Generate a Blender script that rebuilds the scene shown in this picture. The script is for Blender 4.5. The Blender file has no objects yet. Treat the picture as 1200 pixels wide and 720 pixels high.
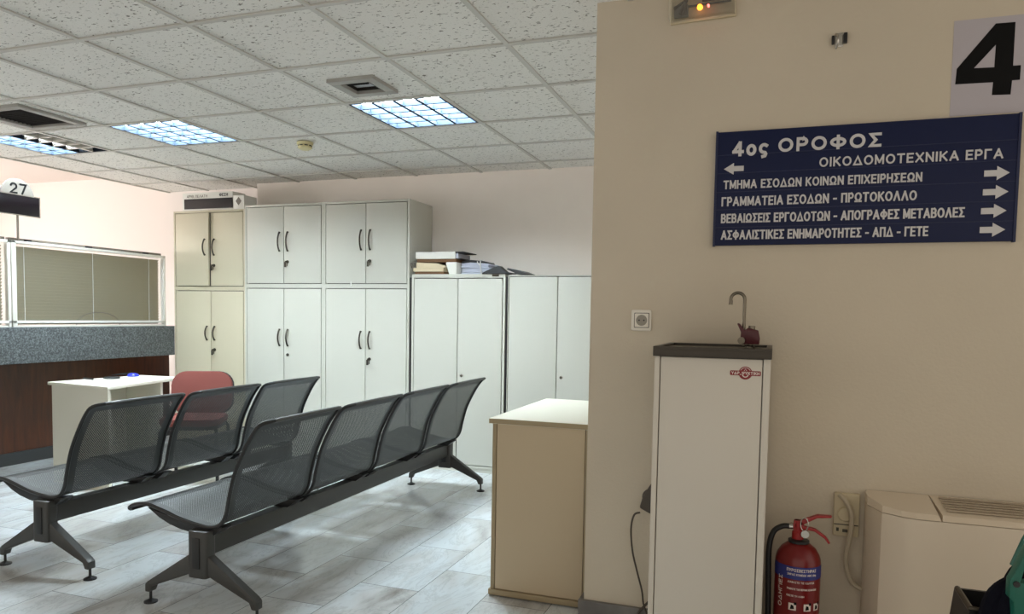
import bpy, bmesh, math, random
from mathutils import Vector, Matrix
random.seed(7)
SC = bpy.context.scene
COL = SC.collection
PI = math.pi

# ------------------------------------------------------------------ camera
CZ = 1.25                                   # eye height above the floor
FPX, PPY = 867.27, 421.67                   # focal length and principal row, pixels of the 1200x720 frame
RR = Vector((0.94247, 0.33405, 0.0166)).normalized()
FW = Vector((-0.33237, 0.94131, -0.05933)).normalized()
RR = (RR - FW * RR.dot(FW)).normalized()
UP = RR.cross(FW).normalized()
cam_d = bpy.data.cameras.new('camera')
cam = bpy.data.objects.new('camera', cam_d)
COL.objects.link(cam)
cam.matrix_world = Matrix(((RR.x, UP.x, -FW.x, 0), (RR.y, UP.y, -FW.y, 0), (RR.z, UP.z, -FW.z, CZ), (0, 0, 0, 1)))
cam_d.sensor_fit = 'HORIZONTAL'
cam_d.sensor_width = 36
cam_d.lens = 36 * FPX / 1200
cam_d.shift_y = (PPY - 360) / 1200
cam_d.clip_start = 0.05
SC.camera = cam

def at(x, y, Y):
    """the point of the wall plane y = Y seen at a pixel of the photograph"""
    d = RR * ((x - 600) / FPX) - UP * ((y - PPY) / FPX) + FW
    d = d * (Y / d.y)
    return Vector((d.x, d.y, d.z + CZ))

# ------------------------------------------------------------------ world, lamps, exposure
W = bpy.data.worlds.new('world')
SC.world = W
W.use_nodes = True
W.node_tree.nodes['Background'].inputs[0].default_value = (1.0, 0.90, 0.78, 1)
W.node_tree.nodes['Background'].inputs[1].default_value = 0.86
LAMP = 98.0            # radiance of the fluorescent trays
LAMP_COL = (0.80, 0.93, 1.0)
WINDOW = 14.0          # radiance of the office window
SC.view_settings.view_transform = 'Standard'
SC.view_settings.look = 'None'
SC.view_settings.gamma = 1
SC.view_settings.use_curve_mapping = False
SC.view_settings.exposure = 0.12
SC.cycles.max_bounces = 8
SC.cycles.transparent_max_bounces = 16
SC.cycles.sample_clamp_indirect = 6

# ------------------------------------------------------------------ materials
def lin(c):
    o = []
    for v in c:
        v = v / 255
        o.append(v / 12.92 if v <= 0.04045 else ((v + 0.055) / 1.055) ** 2.4)
    return (*o, 1)

def mat(name, c, rough=0.5, metal=0.0, spec=0.5, bump=0, bscale=200, var=0, vscale=4, emit=None, estr=0, alpha=1, trans=0):
    m = bpy.data.materials.new(name)
    m.use_nodes = True
    nt = m.node_tree
    b = nt.nodes['Principled BSDF']
    b.inputs['Base Color'].default_value = lin(c)
    b.inputs['Roughness'].default_value = rough
    b.inputs['Metallic'].default_value = metal
    b.inputs['Specular IOR Level'].default_value = spec
    if emit:
        b.inputs['Emission Color'].default_value = (*emit, 1)
        b.inputs['Emission Strength'].default_value = estr
    if alpha < 1:
        b.inputs['Alpha'].default_value = alpha
    if trans:
        b.inputs['Transmission Weight'].default_value = trans
    tc = nt.nodes.new('ShaderNodeTexCoord')
    if bump:
        n = nt.nodes.new('ShaderNodeTexNoise'); n.inputs['Scale'].default_value = bscale
        n.inputs['Detail'].default_value = 3
        nt.links.new(tc.outputs['Object'], n.inputs['Vector'])
        bp = nt.nodes.new('ShaderNodeBump'); bp.inputs['Strength'].default_value = bump
        bp.inputs['Distance'].default_value = 0.004
        nt.links.new(n.outputs['Fac'], bp.inputs['Height'])
        nt.links.new(bp.outputs['Normal'], b.inputs['Normal'])
    if var:
        n = nt.nodes.new('ShaderNodeTexNoise'); n.inputs['Scale'].default_value = vscale
        n.inputs['Detail'].default_value = 4
        nt.links.new(tc.outputs['Object'], n.inputs['Vector'])
        r = nt.nodes.new('ShaderNodeValToRGB')
        a = lin(c)
        r.color_ramp.elements[0].position = 0.3
        r.color_ramp.elements[1].position = 0.7
        r.color_ramp.elements[0].color = tuple(max(0, v * (1 - var)) for v in a[:3]) + (1,)
        r.color_ramp.elements[1].color = tuple(min(1, v * (1 + var)) for v in a[:3]) + (1,)
        nt.links.new(n.outputs['Fac'], r.inputs['Fac'])
        nt.links.new(r.outputs['Color'], b.inputs['Base Color'])
    return m

def N(nt, typ, **kw):
    n = nt.nodes.new(typ)
    for k, v in kw.items():
        if k in n.inputs: n.inputs[k].default_value = v
        else: setattr(n, k, v)
    return n

def marble():
    m = bpy.data.materials.new('marble_floor'); m.use_nodes = True
    nt = m.node_tree; L = nt.links.new; b = nt.nodes['Principled BSDF']
    tc = N(nt, 'ShaderNodeTexCoord'); sp = N(nt, 'ShaderNodeSeparateXYZ'); L(tc.outputs['Object'], sp.inputs[0])
    cb = N(nt, 'ShaderNodeCombineXYZ')
    ax = N(nt, 'ShaderNodeMath', operation='ADD'); L(sp.outputs['X'], ax.inputs[0]); ax.inputs[1].default_value = 1.77 + 12 - 0.0
    ay = N(nt, 'ShaderNodeMath', operation='ADD'); L(sp.outputs['Y'], ay.inputs[0]); ay.inputs[1].default_value = -3.25 + 12
    L(ay.outputs[0], cb.inputs['X']); L(ax.outputs[0], cb.inputs['Y'])
    br = N(nt, 'ShaderNodeTexBrick', offset=0.5, offset_frequency=2)
    br.inputs['Scale'].default_value = 1; br.inputs['Brick Width'].default_value = 0.6; br.inputs['Row Height'].default_value = 0.3
    br.inputs['Mortar Size'].default_value = 0.0018; br.inputs['Mortar Smooth'].default_value = 0.2; br.inputs['Bias'].default_value = 0
    br.inputs['Color1'].default_value = (0, 0, 0, 1); br.inputs['Color2'].default_value = (1, 1, 1, 1); br.inputs['Mortar'].default_value = (0.5, 0.5, 0.5, 1)
    L(cb.outputs[0], br.inputs['Vector'])
    # a random shift of the veins for every slab
    sh = N(nt, 'ShaderNodeVectorMath', operation='MULTIPLY_ADD'); L(br.outputs['Color'], sh.inputs[0]); sh.inputs[1].default_value = (7, 3, 9); L(tc.outputs['Object'], sh.inputs[2])
    st = N(nt, 'ShaderNodeMapping'); st.inputs['Scale'].default_value = (2.6, 0.9, 1); st.inputs['Rotation'].default_value = (0, 0, 0.25); L(sh.outputs[0], st.inputs[0])
    n1 = N(nt, 'ShaderNodeTexNoise', Scale=1.3, Detail=5, Roughness=0.5, Distortion=0.9); L(st.outputs[0], n1.inputs['Vector'])
    r1 = N(nt, 'ShaderNodeValToRGB'); e = r1.color_ramp.elements
    e[0].position = 0.22; e[0].color = lin((150, 146, 140)); e[1].position = 0.6; e[1].color = lin((216, 223, 226))
    x = e.new(0.42); x.color = lin((203, 204, 203))
    L(n1.outputs['Fac'], r1.inputs['Fac'])
    n2 = N(nt, 'ShaderNodeTexNoise', Scale=2.2, Detail=9, Roughness=0.7, Distortion=2.2); L(st.outputs[0], n2.inputs['Vector'])
    ab = N(nt, 'ShaderNodeMath', operation='SUBTRACT'); L(n2.outputs['Fac'], ab.inputs[0]); ab.inputs[1].default_value = 0.5
    ab2 = N(nt, 'ShaderNodeMath', operation='ABSOLUTE'); L(ab.outputs[0], ab2.inputs[0])
    r2 = N(nt, 'ShaderNodeValToRGB'); e = r2.color_ramp.elements
    e[0].position = 0; e[0].color = (0.45, 0.45, 0.46, 1); e[1].position = 0.035; e[1].color = (1, 1, 1, 1)
    L(ab2.outputs[0], r2.inputs['Fac'])
    mx = N(nt, 'ShaderNodeMix', data_type='RGBA', blend_type='MULTIPLY'); mx.inputs['Factor'].default_value = 0.3
    L(r1.outputs['Color'], mx.inputs['A']); L(r2.outputs['Color'], mx.inputs['B'])
    tv = N(nt, 'ShaderNodeMapRange'); tv.inputs['To Min'].default_value = 0.94; tv.inputs['To Max'].default_value = 1.0; L(br.outputs['Color'], tv.inputs['Value'])
    mv = N(nt, 'ShaderNodeVectorMath', operation='SCALE'); L(mx.outputs['Result'], mv.inputs[0]); L(tv.outputs[0], mv.inputs['Scale'])
    mo = N(nt, 'ShaderNodeMix', data_type='RGBA'); L(br.outputs['Fac'], mo.inputs['Factor']); L(mv.outputs[0], mo.inputs['A']); mo.inputs['B'].default_value = lin((116, 118, 120))
    L(mo.outputs['Result'], b.inputs['Base Color'])
    b.inputs['Roughness'].default_value = 0.17
    b.inputs['Specular IOR Level'].default_value = 0.55
    return m

def ceiling_tile():
    m = bpy.data.materials.new('mineral_fibre_tile'); m.use_nodes = True
    nt = m.node_tree; L = nt.links.new; b = nt.nodes['Principled BSDF']
    tc = N(nt, 'ShaderNodeTexCoord')
    mp = N(nt, 'ShaderNodeMapping'); mp.inputs['Scale'].default_value = (1, 1.7, 1); L(tc.outputs['Object'], mp.inputs[0])
    n = N(nt, 'ShaderNodeTexNoise', Scale=48, Detail=2.5, Roughness=0.6, Distortion=0.6); L(mp.outputs[0], n.inputs['Vector'])
    r = N(nt, 'ShaderNodeValToRGB'); e = r.color_ramp.elements
    e[0].position = 0.335; e[0].color = lin((112, 108, 100)); e[1].position = 0.39; e[1].color = lin((236, 235, 230))
    L(n.outputs['Fac'], r.inputs['Fac'])
    n2 = N(nt, 'ShaderNodeTexNoise', Scale=160, Detail=2); L(tc.outputs['Object'], n2.inputs['Vector'])
    r2 = N(nt, 'ShaderNodeMapRange'); r2.inputs['From Min'].default_value = 0.3; r2.inputs['From Max'].default_value = 0.7
    r2.inputs['To Min'].default_value = 0.94; r2.inputs['To Max'].default_value = 1.03; L(n2.outputs['Fac'], r2.inputs['Value'])
    mv = N(nt, 'ShaderNodeVectorMath', operation='SCALE'); L(r.outputs['Color'], mv.inputs[0]); L(r2.outputs[0], mv.inputs['Scale'])
    L(mv.outputs[0], b.inputs['Base Color']); b.inputs['Roughness'].default_value = 0.95; b.inputs['Specular IOR Level'].default_value = 0.1
    bp = N(nt, 'ShaderNodeBump', Strength=0.4, Distance=0.002); L(n.outputs['Fac'], bp.inputs['Height']); L(bp.outputs[0], b.inputs['Normal'])
    return m

def granite():
    m = bpy.data.materials.new('speckled_granite'); m.use_nodes = True
    nt = m.node_tree; L = nt.links.new; b = nt.nodes['Principled BSDF']
    tc = N(nt, 'ShaderNodeTexCoord')
    n = N(nt, 'ShaderNodeTexNoise', Scale=95, Detail=4, Roughness=0.75); L(tc.outputs['Object'], n.inputs['Vector'])
    r = N(nt, 'ShaderNodeValToRGB'); e = r.color_ramp.elements
    e[0].position = 0.36; e[0].color = lin((40, 43, 45)); e[1].position = 0.66; e[1].color = lin((128, 134, 137))
    x = e.new(0.5); x.color = lin((78, 83, 86))
    L(n.outputs['Fac'], r.inputs['Fac']); L(r.outputs['Color'], b.inputs['Base Color'])
    b.inputs['Roughness'].default_value = 0.3
    return m

def wood():
    m = bpy.data.materials.new('dark_wood_veneer'); m.use_nodes = True
    nt = m.node_tree; L = nt.links.new; b = nt.nodes['Principled BSDF']
    tc = N(nt, 'ShaderNodeTexCoord')
    mp = N(nt, 'ShaderNodeMapping'); mp.inputs['Scale'].default_value = (6, 6, 0.7); L(tc.outputs['Object'], mp.inputs[0])
    n = N(nt, 'ShaderNodeTexNoise', Scale=4, Detail=6, Roughness=0.6, Distortion=0.5); L(mp.outputs[0], n.inputs['Vector'])
    r = N(nt, 'ShaderNodeValToRGB'); e = r.color_ramp.elements
    e[0].position = 0.3; e[0].color = lin((62, 30, 14)); e[1].position = 0.7; e[1].color = lin((90, 46, 22))
    L(n.outputs['Fac'], r.inputs['Fac']); L(r.outputs['Color'], b.inputs['Base Color'])
    b.inputs['Roughness'].default_value = 0.35
    return m

def perforated():
    """steel sheet with a field of round punched holes inside a solid border (UV in metres)"""
    m = bpy.data.materials.new('perforated_steel'); m.use_nodes = True
    nt = m.node_tree; L = nt.links.new; b = nt.nodes['Principled BSDF']
    b.inputs['Base Color'].default_value = lin((52, 54, 54)); b.inputs['Metallic'].default_value = 0.35; b.inputs['Roughness'].default_value = 0.42
    uv = N(nt, 'ShaderNodeUVMap'); uv.uv_map = 'UVMap'
    mp = N(nt, 'ShaderNodeMapping'); mp.inputs['Rotation'].default_value = (0, 0, PI / 4); L(uv.outputs[0], mp.inputs[0])
    vo = N(nt, 'ShaderNodeTexVoronoi', Scale=1 / 0.0075, Randomness=0.0); vo.voronoi_dimensions = '2D'; L(mp.outputs[0], vo.inputs['Vector'])
    lt = N(nt, 'ShaderNodeMath', operation='LESS_THAN'); L(vo.outputs['Distance'], lt.inputs[0]); lt.inputs[1].default_value = 0.195
    sp = N(nt, 'ShaderNodeSeparateXYZ'); L(uv.outputs[0], sp.inputs[0])
    last = lt
    for o, op, v in (('X', 'GREATER_THAN', 0.045), ('X', 'LESS_THAN', 0.520), ('Y', 'GREATER_THAN', 0.06), ('Y', 'LESS_THAN', 0.955)):
        c = N(nt, 'ShaderNodeMath', operation=op); L(sp.outputs[o], c.inputs[0]); c.inputs[1].default_value = v
        mu = N(nt, 'ShaderNodeMath', operation='MULTIPLY'); L(last.outputs[0], mu.inputs[0]); L(c.outputs[0], mu.inputs[1]); last = mu
    tr = N(nt, 'ShaderNodeBsdfTransparent')
    ms = N(nt, 'ShaderNodeMixShader'); L(last.outputs[0], ms.inputs[0]); L(b.outputs[0], ms.inputs[1]); L(tr.outputs[0], ms.inputs[2])
    L(ms.outputs[0], nt.nodes['Material Output'].inputs['Surface'])
    return m

M = {}
M['paint'] = mat('wall_paint', (203, 192, 173), 0.75, bump=0.25, bscale=90, var=0.025, vscale=3, spec=0.25)
M['paintb'] = mat('lightened_back_wall', (248, 240, 232), 0.75, bump=0.25, bscale=90, var=0.02, vscale=3, spec=0.25)  # lightened to make up for lamp light that the louvres cut off
M['paintw'] = mat('office_wall_paint', (240, 231, 225), 0.75, bump=0.15, bscale=90, spec=0.25)
M['tile'] = ceiling_tile()
M['bar'] = mat('ceiling_bar_metal', (196, 194, 188), 0.5)
M['plain'] = mat('painted_soffit', (236, 224, 216), 0.8)
M['floor'] = marble()
M['skirt'] = mat('skirting_marble', (108, 104, 100), 0.3, var=0.25, vscale=9)
M['cab'] = mat('cabinet_melamine', (198, 197, 186), 0.38, bump=0.03, bscale=300)
M['cabc'] = mat('cream_melamine', (200, 191, 166), 0.55, bump=0.03, bscale=300)
M['cabd'] = mat('door_gap_shade', (34, 31, 27), 0.8)  # near-black, paints the shade inside the door gaps
M['beige'] = mat('beige_melamine', (192, 174, 145), 0.45, bump=0.04, bscale=300)
M['beigee'] = mat('beige_edge_band', (158, 142, 112), 0.5)
M['cool'] = mat('cooler_enamel', (206, 200, 188), 0.4)
M['white'] = mat('white_lacquer', (226, 224, 216), 0.4)
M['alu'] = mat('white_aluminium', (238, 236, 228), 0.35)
M['chrome'] = mat('chrome', (190, 188, 182), 0.18, 1.0)
M['tap'] = mat('worn_chrome', (112, 106, 94), 0.28, 1.0)
M['steel'] = mat('brushed_steel', (130, 124, 114), 0.35, 0.9)
M['dsteel'] = mat('dark_steel_top', (62, 57, 50), 0.38, 0.5)
M['guts'] = mat('lamp_wiring', (10, 10, 10), 0.6)
M['handle'] = mat('dark_metal_handle', (70, 66, 58), 0.35, 0.8)
M['black'] = mat('black_plastic', (22, 22, 24), 0.4)
M['screen'] = mat('dark_display_glass', (20, 15, 20), 0.18)
M['bench'] = mat('dark_grey_powder_coat', (66, 66, 64), 0.42, 0.3)
M['benchd'] = mat('black_rim_coat', (38, 39, 40), 0.4, 0.2)
M['perf'] = perforated()
M['granite'] = granite()
M['wood'] = wood()
M['plinth'] = mat('dark_plinth', (52, 54, 56), 0.4)
M['slat'] = mat('blind_slat', (150, 139, 106), 0.5)
M['blue'] = mat('sign_blue', (5, 19, 60), 0.5, spec=0.3)
M['blue2'] = mat('sign_blue_groove', (10, 24, 66), 0.5)
M['letter'] = mat('sign_white', (202, 200, 200), 0.5)
M['ink'] = mat('black_ink', (6, 6, 7), 0.7, spec=0.2)
M['greyink'] = mat('grey_ink', (110, 102, 92), 0.6)
M['paper'] = mat('printer_paper', (182, 176, 182), 0.8)
M['disc'] = mat('pale_disc', (122, 116, 108), 0.5)
M['desk'] = mat('desk_laminate', (228, 224, 208), 0.4)
M['red'] = mat('dusty_red_fabric', (122, 72, 66), 0.95, bump=0.3, bscale=500, spec=0.1)
M['ext'] = mat('extinguisher_red', (110, 9, 12), 0.28)
M['extd'] = mat('handle_red', (150, 22, 24), 0.35)
M['lblue'] = mat('label_blue', (36, 44, 120), 0.4)
M['lwhite'] = mat('label_white', (226, 214, 206), 0.5)
M['valve'] = mat('valve_red', (74, 8, 20), 0.35)
M['logo'] = mat('logo_red', (128, 22, 30), 0.45)
M['well'] = mat('socket_well', (146, 140, 128), 0.5)
M['plate'] = mat('socket_white', (228, 222, 210), 0.4)
M['plated'] = mat('aged_plastic', (198, 184, 152), 0.45)
M['cable'] = mat('grey_cable', (178, 166, 144), 0.5)
M['cabled'] = mat('dark_cable', (74, 66, 58), 0.5)
M['heater'] = mat('heater_enamel', (216, 202, 182), 0.42, bump=0.05, bscale=300)
M['heatd'] = mat('heater_grille', (172, 158, 138), 0.5)
M['teal'] = mat('teal_plastic', (6, 92, 76), 0.4)
M['navy'] = mat('navy_cloth', (17, 18, 28), 0.95, bump=0.6, bscale=60, spec=0.1)
M['binder'] = mat('binder_white', (232, 230, 222), 0.5)
M['brown'] = mat('brown_card', (110, 78, 48), 0.7)
M['cream'] = mat('cream_card', (220, 204, 172), 0.7)
M['sheet'] = mat('bluish_paper', (190, 194, 208), 0.8)
M['bcard'] = mat('black_card', (38, 38, 40), 0.6)
M['string'] = mat('white_string', (230, 228, 222), 0.8)
M['bluep'] = mat('blue_plastic', (40, 52, 190), 0.35)
M['detector'] = mat('yellowed_plastic', (216, 208, 160), 0.45)
M['ventf'] = mat('vent_frame_grey', (158, 156, 150), 0.5)
M['ventd'] = mat('vent_duct_dark', (36, 32, 28), 0.8)
M['ventm'] = mat('vent_damper_metal', (190, 192, 196), 0.4, 0.2)
M['louvre'] = mat('darkened_louvre', (36, 44, 54), 0.6, spec=0.05)  # bright blades and housing coloured dark to hold down the tray glare
M['tray'] = mat('lamp_tray', (200, 215, 230), 0.4, emit=LAMP_COL, estr=LAMP)
M['trayoff'] = mat('lamp_tray_unlit', (70, 68, 64), 0.4)
M['pane'] = mat('daylight_pane', (255, 255, 255), 0.5, emit=(1.0, 0.965, 0.94), estr=WINDOW)
M['clear'] = mat('clear_cover', (225, 220, 205), 0.12, alpha=0.16)
M['amber'] = mat('amber_lamp', (255, 150, 20), 0.4, emit=(1.0, 0.33, 0.02), estr=4)
M['ledred'] = mat('red_led', (255, 90, 80), 0.4, emit=(1.0, 0.12, 0.1), estr=5)
M['glass'] = mat('clear_glass', (225, 232, 228), 0.05, alpha=0.06)

# ------------------------------------------------------------------ mesh helpers
class MB:
    def __init__(s):
        s.bm = bmesh.new(); s.mi = 0
    def _tag(s, n0):
        s.bm.faces.ensure_lookup_table()
        for f in s.bm.faces[n0:]: f.material_index = s.mi
    def box(s, x0, x1, y0, y1, z0, z1, bev=0, mx=None):
        n0 = len(s.bm.faces)
        t = bmesh.new()
        bmesh.ops.create_cube(t, size=1)
        for v in t.verts:
            v.co = Vector(((x0 + x1) / 2 + v.co.x * (x1 - x0), (y0 + y1) / 2 + v.co.y * (y1 - y0), (z0 + z1) / 2 + v.co.z * (z1 - z0)))
        if bev:
            bmesh.ops.bevel(t, geom=t.edges[:], offset=bev, segments=2, profile=0.6, affect='EDGES')
        if mx is not None: bmesh.ops.transform(t, matrix=mx, verts=t.verts)
        s._merge(t); return s
    def _merge(s, t):
        bmesh.ops.recalc_face_normals(t, faces=t.faces[:])
        me = bpy.data.meshes.new('tmp'); t.to_mesh(me); t.free()
        n0 = len(s.bm.faces); s.bm.from_mesh(me); bpy.data.meshes.remove(me)
        s._tag(n0)
    def prism(s, pts, axis, a, b, bev=0, mx=None):
        """polygon (2-D points) extruded along axis from a to b; axis x: (y,z), y: (x,z), z: (x,y)"""
        t = bmesh.new()
        def P(p, h):
            return {'x': (h, p[0], p[1]), 'y': (p[0], h, p[1]), 'z': (p[0], p[1], h)}[axis]
        A = [t.verts.new(P(p, a)) for p in pts]; B = [t.verts.new(P(p, b)) for p in pts]
        t.faces.new(A); t.faces.new(B[::-1])
        for i in range(len(pts)):
            j = (i + 1) % len(pts); t.faces.new((A[i], B[i], B[j], A[j]))
        bmesh.ops.recalc_face_normals(t, faces=t.faces[:])
        if bev: bmesh.ops.bevel(t, geom=t.edges[:], offset=bev, segments=2, profile=0.6, affect='EDGES')
        if mx is not None: bmesh.ops.transform(t, matrix=mx, verts=t.verts)
        s._merge(t); return s
    def tube(s, pts, r, n=10, caps=True, flat=None):
        """round tube along points; r a number or one per point; flat=(k) squeezes the section"""
        pts = [Vector(p) for p in pts]
        rs = r if isinstance(r, (list, tuple)) else [r] * len(pts)
        t = bmesh.new(); rings = []
        up = None
        for i, p in enumerate(pts):
            d = (pts[min(i + 1, len(pts) - 1)] - pts[max(i - 1, 0)]).normalized()
            if up is None:
                up = Vector((0, 0, 1)) if abs(d.z) < 0.9 else Vector((0, 1, 0))
            u = (up - d * up.dot(d)).normalized(); w = d.cross(u); up = u
            k = flat or (1, 1)
            rings.append([t.verts.new(p + (u * math.cos(a) * k[0] + w * math.sin(a) * k[1]) * rs[i]) for a in [2 * PI * q / n for q in range(n)]])
        for A, B in zip(rings, rings[1:]):
            for q in range(n): t.faces.new((A[q], A[(q + 1) % n], B[(q + 1) % n], B[q]))
        if caps:
            t.faces.new(rings[0][::-1]); t.faces.new(rings[-1])
        s._merge(t); return s
    def lathe(s, prof, c, n=32, axis='z'):
        t = bmesh.new(); rings = []
        for r, h in prof:
            ring = []
            for q in range(n):
                a = 2 * PI * q / n
                v = (r * math.cos(a), r * math.sin(a), h)
                if axis == 'y': v = (v[0], h, v[1])
                if axis == 'x': v = (h, v[0], v[1])
                ring.append(t.verts.new(Vector(v) + Vector(c)))
            rings.append(ring)
        for A, B in zip(rings, rings[1:]):
            for q in range(n): t.faces.new((A[q], A[(q + 1) % n], B[(q + 1) % n], B[q]))
        t.faces.new(rings[0]); t.faces.new(rings[-1])
        s._merge(t); return s
    def quad(s, a, b, c, d):
        n0 = len(s.bm.faces)
        s.bm.faces.new([s.bm.verts.new(v) for v in (a, b, c, d)]); s._tag(n0); return s
    def build(s, name, mats, parent=None, smooth=True, origin=None):
        me = bpy.data.meshes.new(name)
        if origin is not None:
            for v in s.bm.verts: v.co -= Vector(origin)
        s.bm.to_mesh(me); s.bm.free()
        for m in (mats if isinstance(mats, (list, tuple)) else [mats]): me.materials.append(m)
        if smooth:
            for p in me.polygons: p.use_smooth = True
            try: me.set_sharp_from_angle(angle=math.radians(35))
            except Exception: pass
        o = bpy.data.objects.new(name, me); COL.objects.link(o)
        if origin is not None: o.location = origin
        if parent is not None:
            o.parent = parent
            if parent.type == 'EMPTY' or origin is None:
                o.matrix_parent_inverse = Matrix.Translation(parent.matrix_basis.translation).inverted() if parent.parent is None else Matrix()
        return o

def thing(name, label, cat, loc=(0, 0, 0), group=None):
    o = bpy.data.objects.new(name, None); COL.objects.link(o)
    o.location = loc; o.empty_display_size = 0.1
    return tag(o, label, cat, group)

def tag(o, label, cat, group=None):
    o['label'] = label; o['category'] = cat
    if group: o['group'] = group
    return o

def struct(o):
    o['kind'] = 'structure'; return o

def B(name, m, parent, *a, **k):
    return MB().box(*a, **k).build(name, m, parent)

def _arc(cx, cy, rx, ry, a0, a1, n=14):
    return [(cx + rx * math.cos(math.radians(a0 + (a1 - a0) * q / n)), cy + ry * math.sin(math.radians(a0 + (a1 - a0) * q / n))) for q in range(n + 1)]
GL = {   # stroke letters: advance width, then polylines in a cap height of 1
    'Α': (0.78, [[(0, 0), (0.39, 1)], [(0.39, 1), (0.78, 0)], [(0.15, 0.3), (0.63, 0.3)]]),
    'Β': (0.62, [[(0, 0), (0, 1)], [(0, 1), (0.34, 1)] + _arc(0.34, 0.76, 0.24, 0.24, 90, -90, 8) + [(0, 0.52)], [(0, 0.52), (0.36, 0.52)] + _arc(0.36, 0.26, 0.26, 0.26, 90, -90, 8) + [(0, 0)]]),
    'Γ': (0.54, [[(0, 0), (0, 1), (0.54, 1)]]),
    'Δ': (0.82, [[(0, 0), (0.41, 1), (0.82, 0), (0, 0)]]),
    'Ε': (0.55, [[(0.55, 1), (0, 1), (0, 0), (0.55, 0)], [(0, 0.52), (0.48, 0.52)]]),
    'Η': (0.66, [[(0, 0), (0, 1)], [(0.66, 0), (0.66, 1)], [(0, 0.52), (0.66, 0.52)]]),
    'Θ': (0.82, [_arc(0.41, 0.5, 0.41, 0.5, 0, 360, 28), [(0.22, 0.5), (0.6, 0.5)]]),
    'Ι': (0.0, [[(0, 0), (0, 1)]]),
    'Κ': (0.66, [[(0, 0), (0, 1)], [(0.62, 1), (0.04, 0.42)], [(0.2, 0.58), (0.66, 0)]]),
    'Λ': (0.76, [[(0, 0), (0.38, 1)], [(0.38, 1), (0.76, 0)]]),
    'Μ': (0.82, [[(0, 0), (0, 1)], [(0, 1), (0.41, 0.15)], [(0.41, 0.15), (0.82, 1)], [(0.82, 1), (0.82, 0)]]),
    'Ν': (0.68, [[(0, 0), (0, 1)], [(0, 1), (0.68, 0)], [(0.68, 0), (0.68, 1)]]),
    'Ξ': (0.6, [[(0, 1), (0.6, 1)], [(0.06, 0.52), (0.54, 0.52)], [(0, 0), (0.6, 0)]]),
    'Ο': (0.82, [_arc(0.41, 0.5, 0.41, 0.5, 0, 360, 28)]),
    'Π': (0.66, [[(0, 0), (0, 1), (0.66, 1), (0.66, 0)]]),
    'Ρ': (0.58, [[(0, 0), (0, 1)], [(0, 1), (0.32, 1)] + _arc(0.32, 0.72, 0.26, 0.28, 90, -90, 8) + [(0, 0.44)]]),
    'Σ': (0.6, [[(0.6, 1), (0.02, 1), (0.34, 0.5), (0.02, 0), (0.6, 0)]]),
    'Τ': (0.66, [[(0, 1), (0.66, 1)], [(0.33, 1), (0.33, 0)]]),
    'Υ': (0.7, [[(0, 1), (0.35, 0.45)], [(0.7, 1), (0.35, 0.45)], [(0.35, 0.5), (0.35, 0)]]),
    'Φ': (0.86, [_arc(0.43, 0.5, 0.43, 0.31, 0, 360, 26), [(0.43, -0.02), (0.43, 1.02)]]),
    'Χ': (0.7, [[(0, 0), (0.7, 1)], [(0, 1), (0.7, 0)]]),
    'Ψ': (0.8, [[(0, 1), (0, 0.62)] + _arc(0.4, 0.62, 0.4, 0.3, 180, 360, 12) + [(0.8, 1)], [(0.4, 0), (0.4, 1)]]),
    'Ω': (0.84, [[(0, 0), (0.26, 0), (0.26, 0.16)] + _arc(0.42, 0.56, 0.40, 0.44, 245, -65, 22) + [(0.58, 0.16), (0.58, 0), (0.84, 0)]]),
    'Ζ': (0.6, [[(0, 1), (0.6, 1), (0, 0), (0.6, 0)]]),
    'ο': (0.54, [_arc(0.27, 0.36, 0.27, 0.36, 0, 360, 24)]),
    'ς': (0.46, [_arc(0.28, 0.42, 0.28, 0.32, 50, 250, 14) + [(0.36, 0.08), (0.42, -0.04), (0.36, -0.2), (0.2, -0.24)]]),
    '4': (0.66, [[(0.48, 0), (0.48, 1)], [(0.44, 0.98), (0.02, 0.3)], [(0.0, 0.26), (0.66, 0.26)]]),
    '2': (0.6, [_arc(0.3, 0.7, 0.29, 0.3, 165, -35, 12) + [(0.0, 0.0), (0.6, 0)]]),
    '7': (0.58, [[(0, 1), (0.58, 1), (0.2, 0)]]),
    '6': (0.56, [_arc(0.28, 0.3, 0.28, 0.3, 0, 360, 20), [(0.02, 0.36), (0.12, 0.72), (0.42, 1)]]),
    'A': (0.78, [[(0, 0), (0.39, 1)], [(0.39, 1), (0.78, 0)], [(0.15, 0.3), (0.63, 0.3)]]),
    'B': (0.62, [[(0, 0), (0, 1)], [(0, 1), (0.34, 1)] + _arc(0.34, 0.76, 0.24, 0.24, 90, -90, 8) + [(0, 0.52)], [(0, 0.52), (0.36, 0.52)] + _arc(0.36, 0.26, 0.26, 0.26, 90, -90, 8) + [(0, 0)]]),
    'C': (0.7, [_arc(0.4, 0.5, 0.4, 0.5, 45, 315, 18)]),
    'k': (0.5, [[(0, 0), (0, 1)], [(0.44, 0.7), (0.04, 0.3)], [(0.16, 0.42), (0.5, 0)]]),
    'g': (0.5, [_arc(0.25, 0.42, 0.25, 0.28, 0, 360, 18), [(0.5, 0.7), (0.5, -0.1), (0.3, -0.26), (0.05, -0.2)]]),
    '-': (0.32, [[(0, 0.42), (0.32, 0.42)]]),
    '.': (0.02, [[(0, 0), (0, 0.1)]]),
    '_': (0.4, [[(0, -0.08), (0.4, -0.08)]]),
    ' ': (0.12, []),
}

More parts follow.
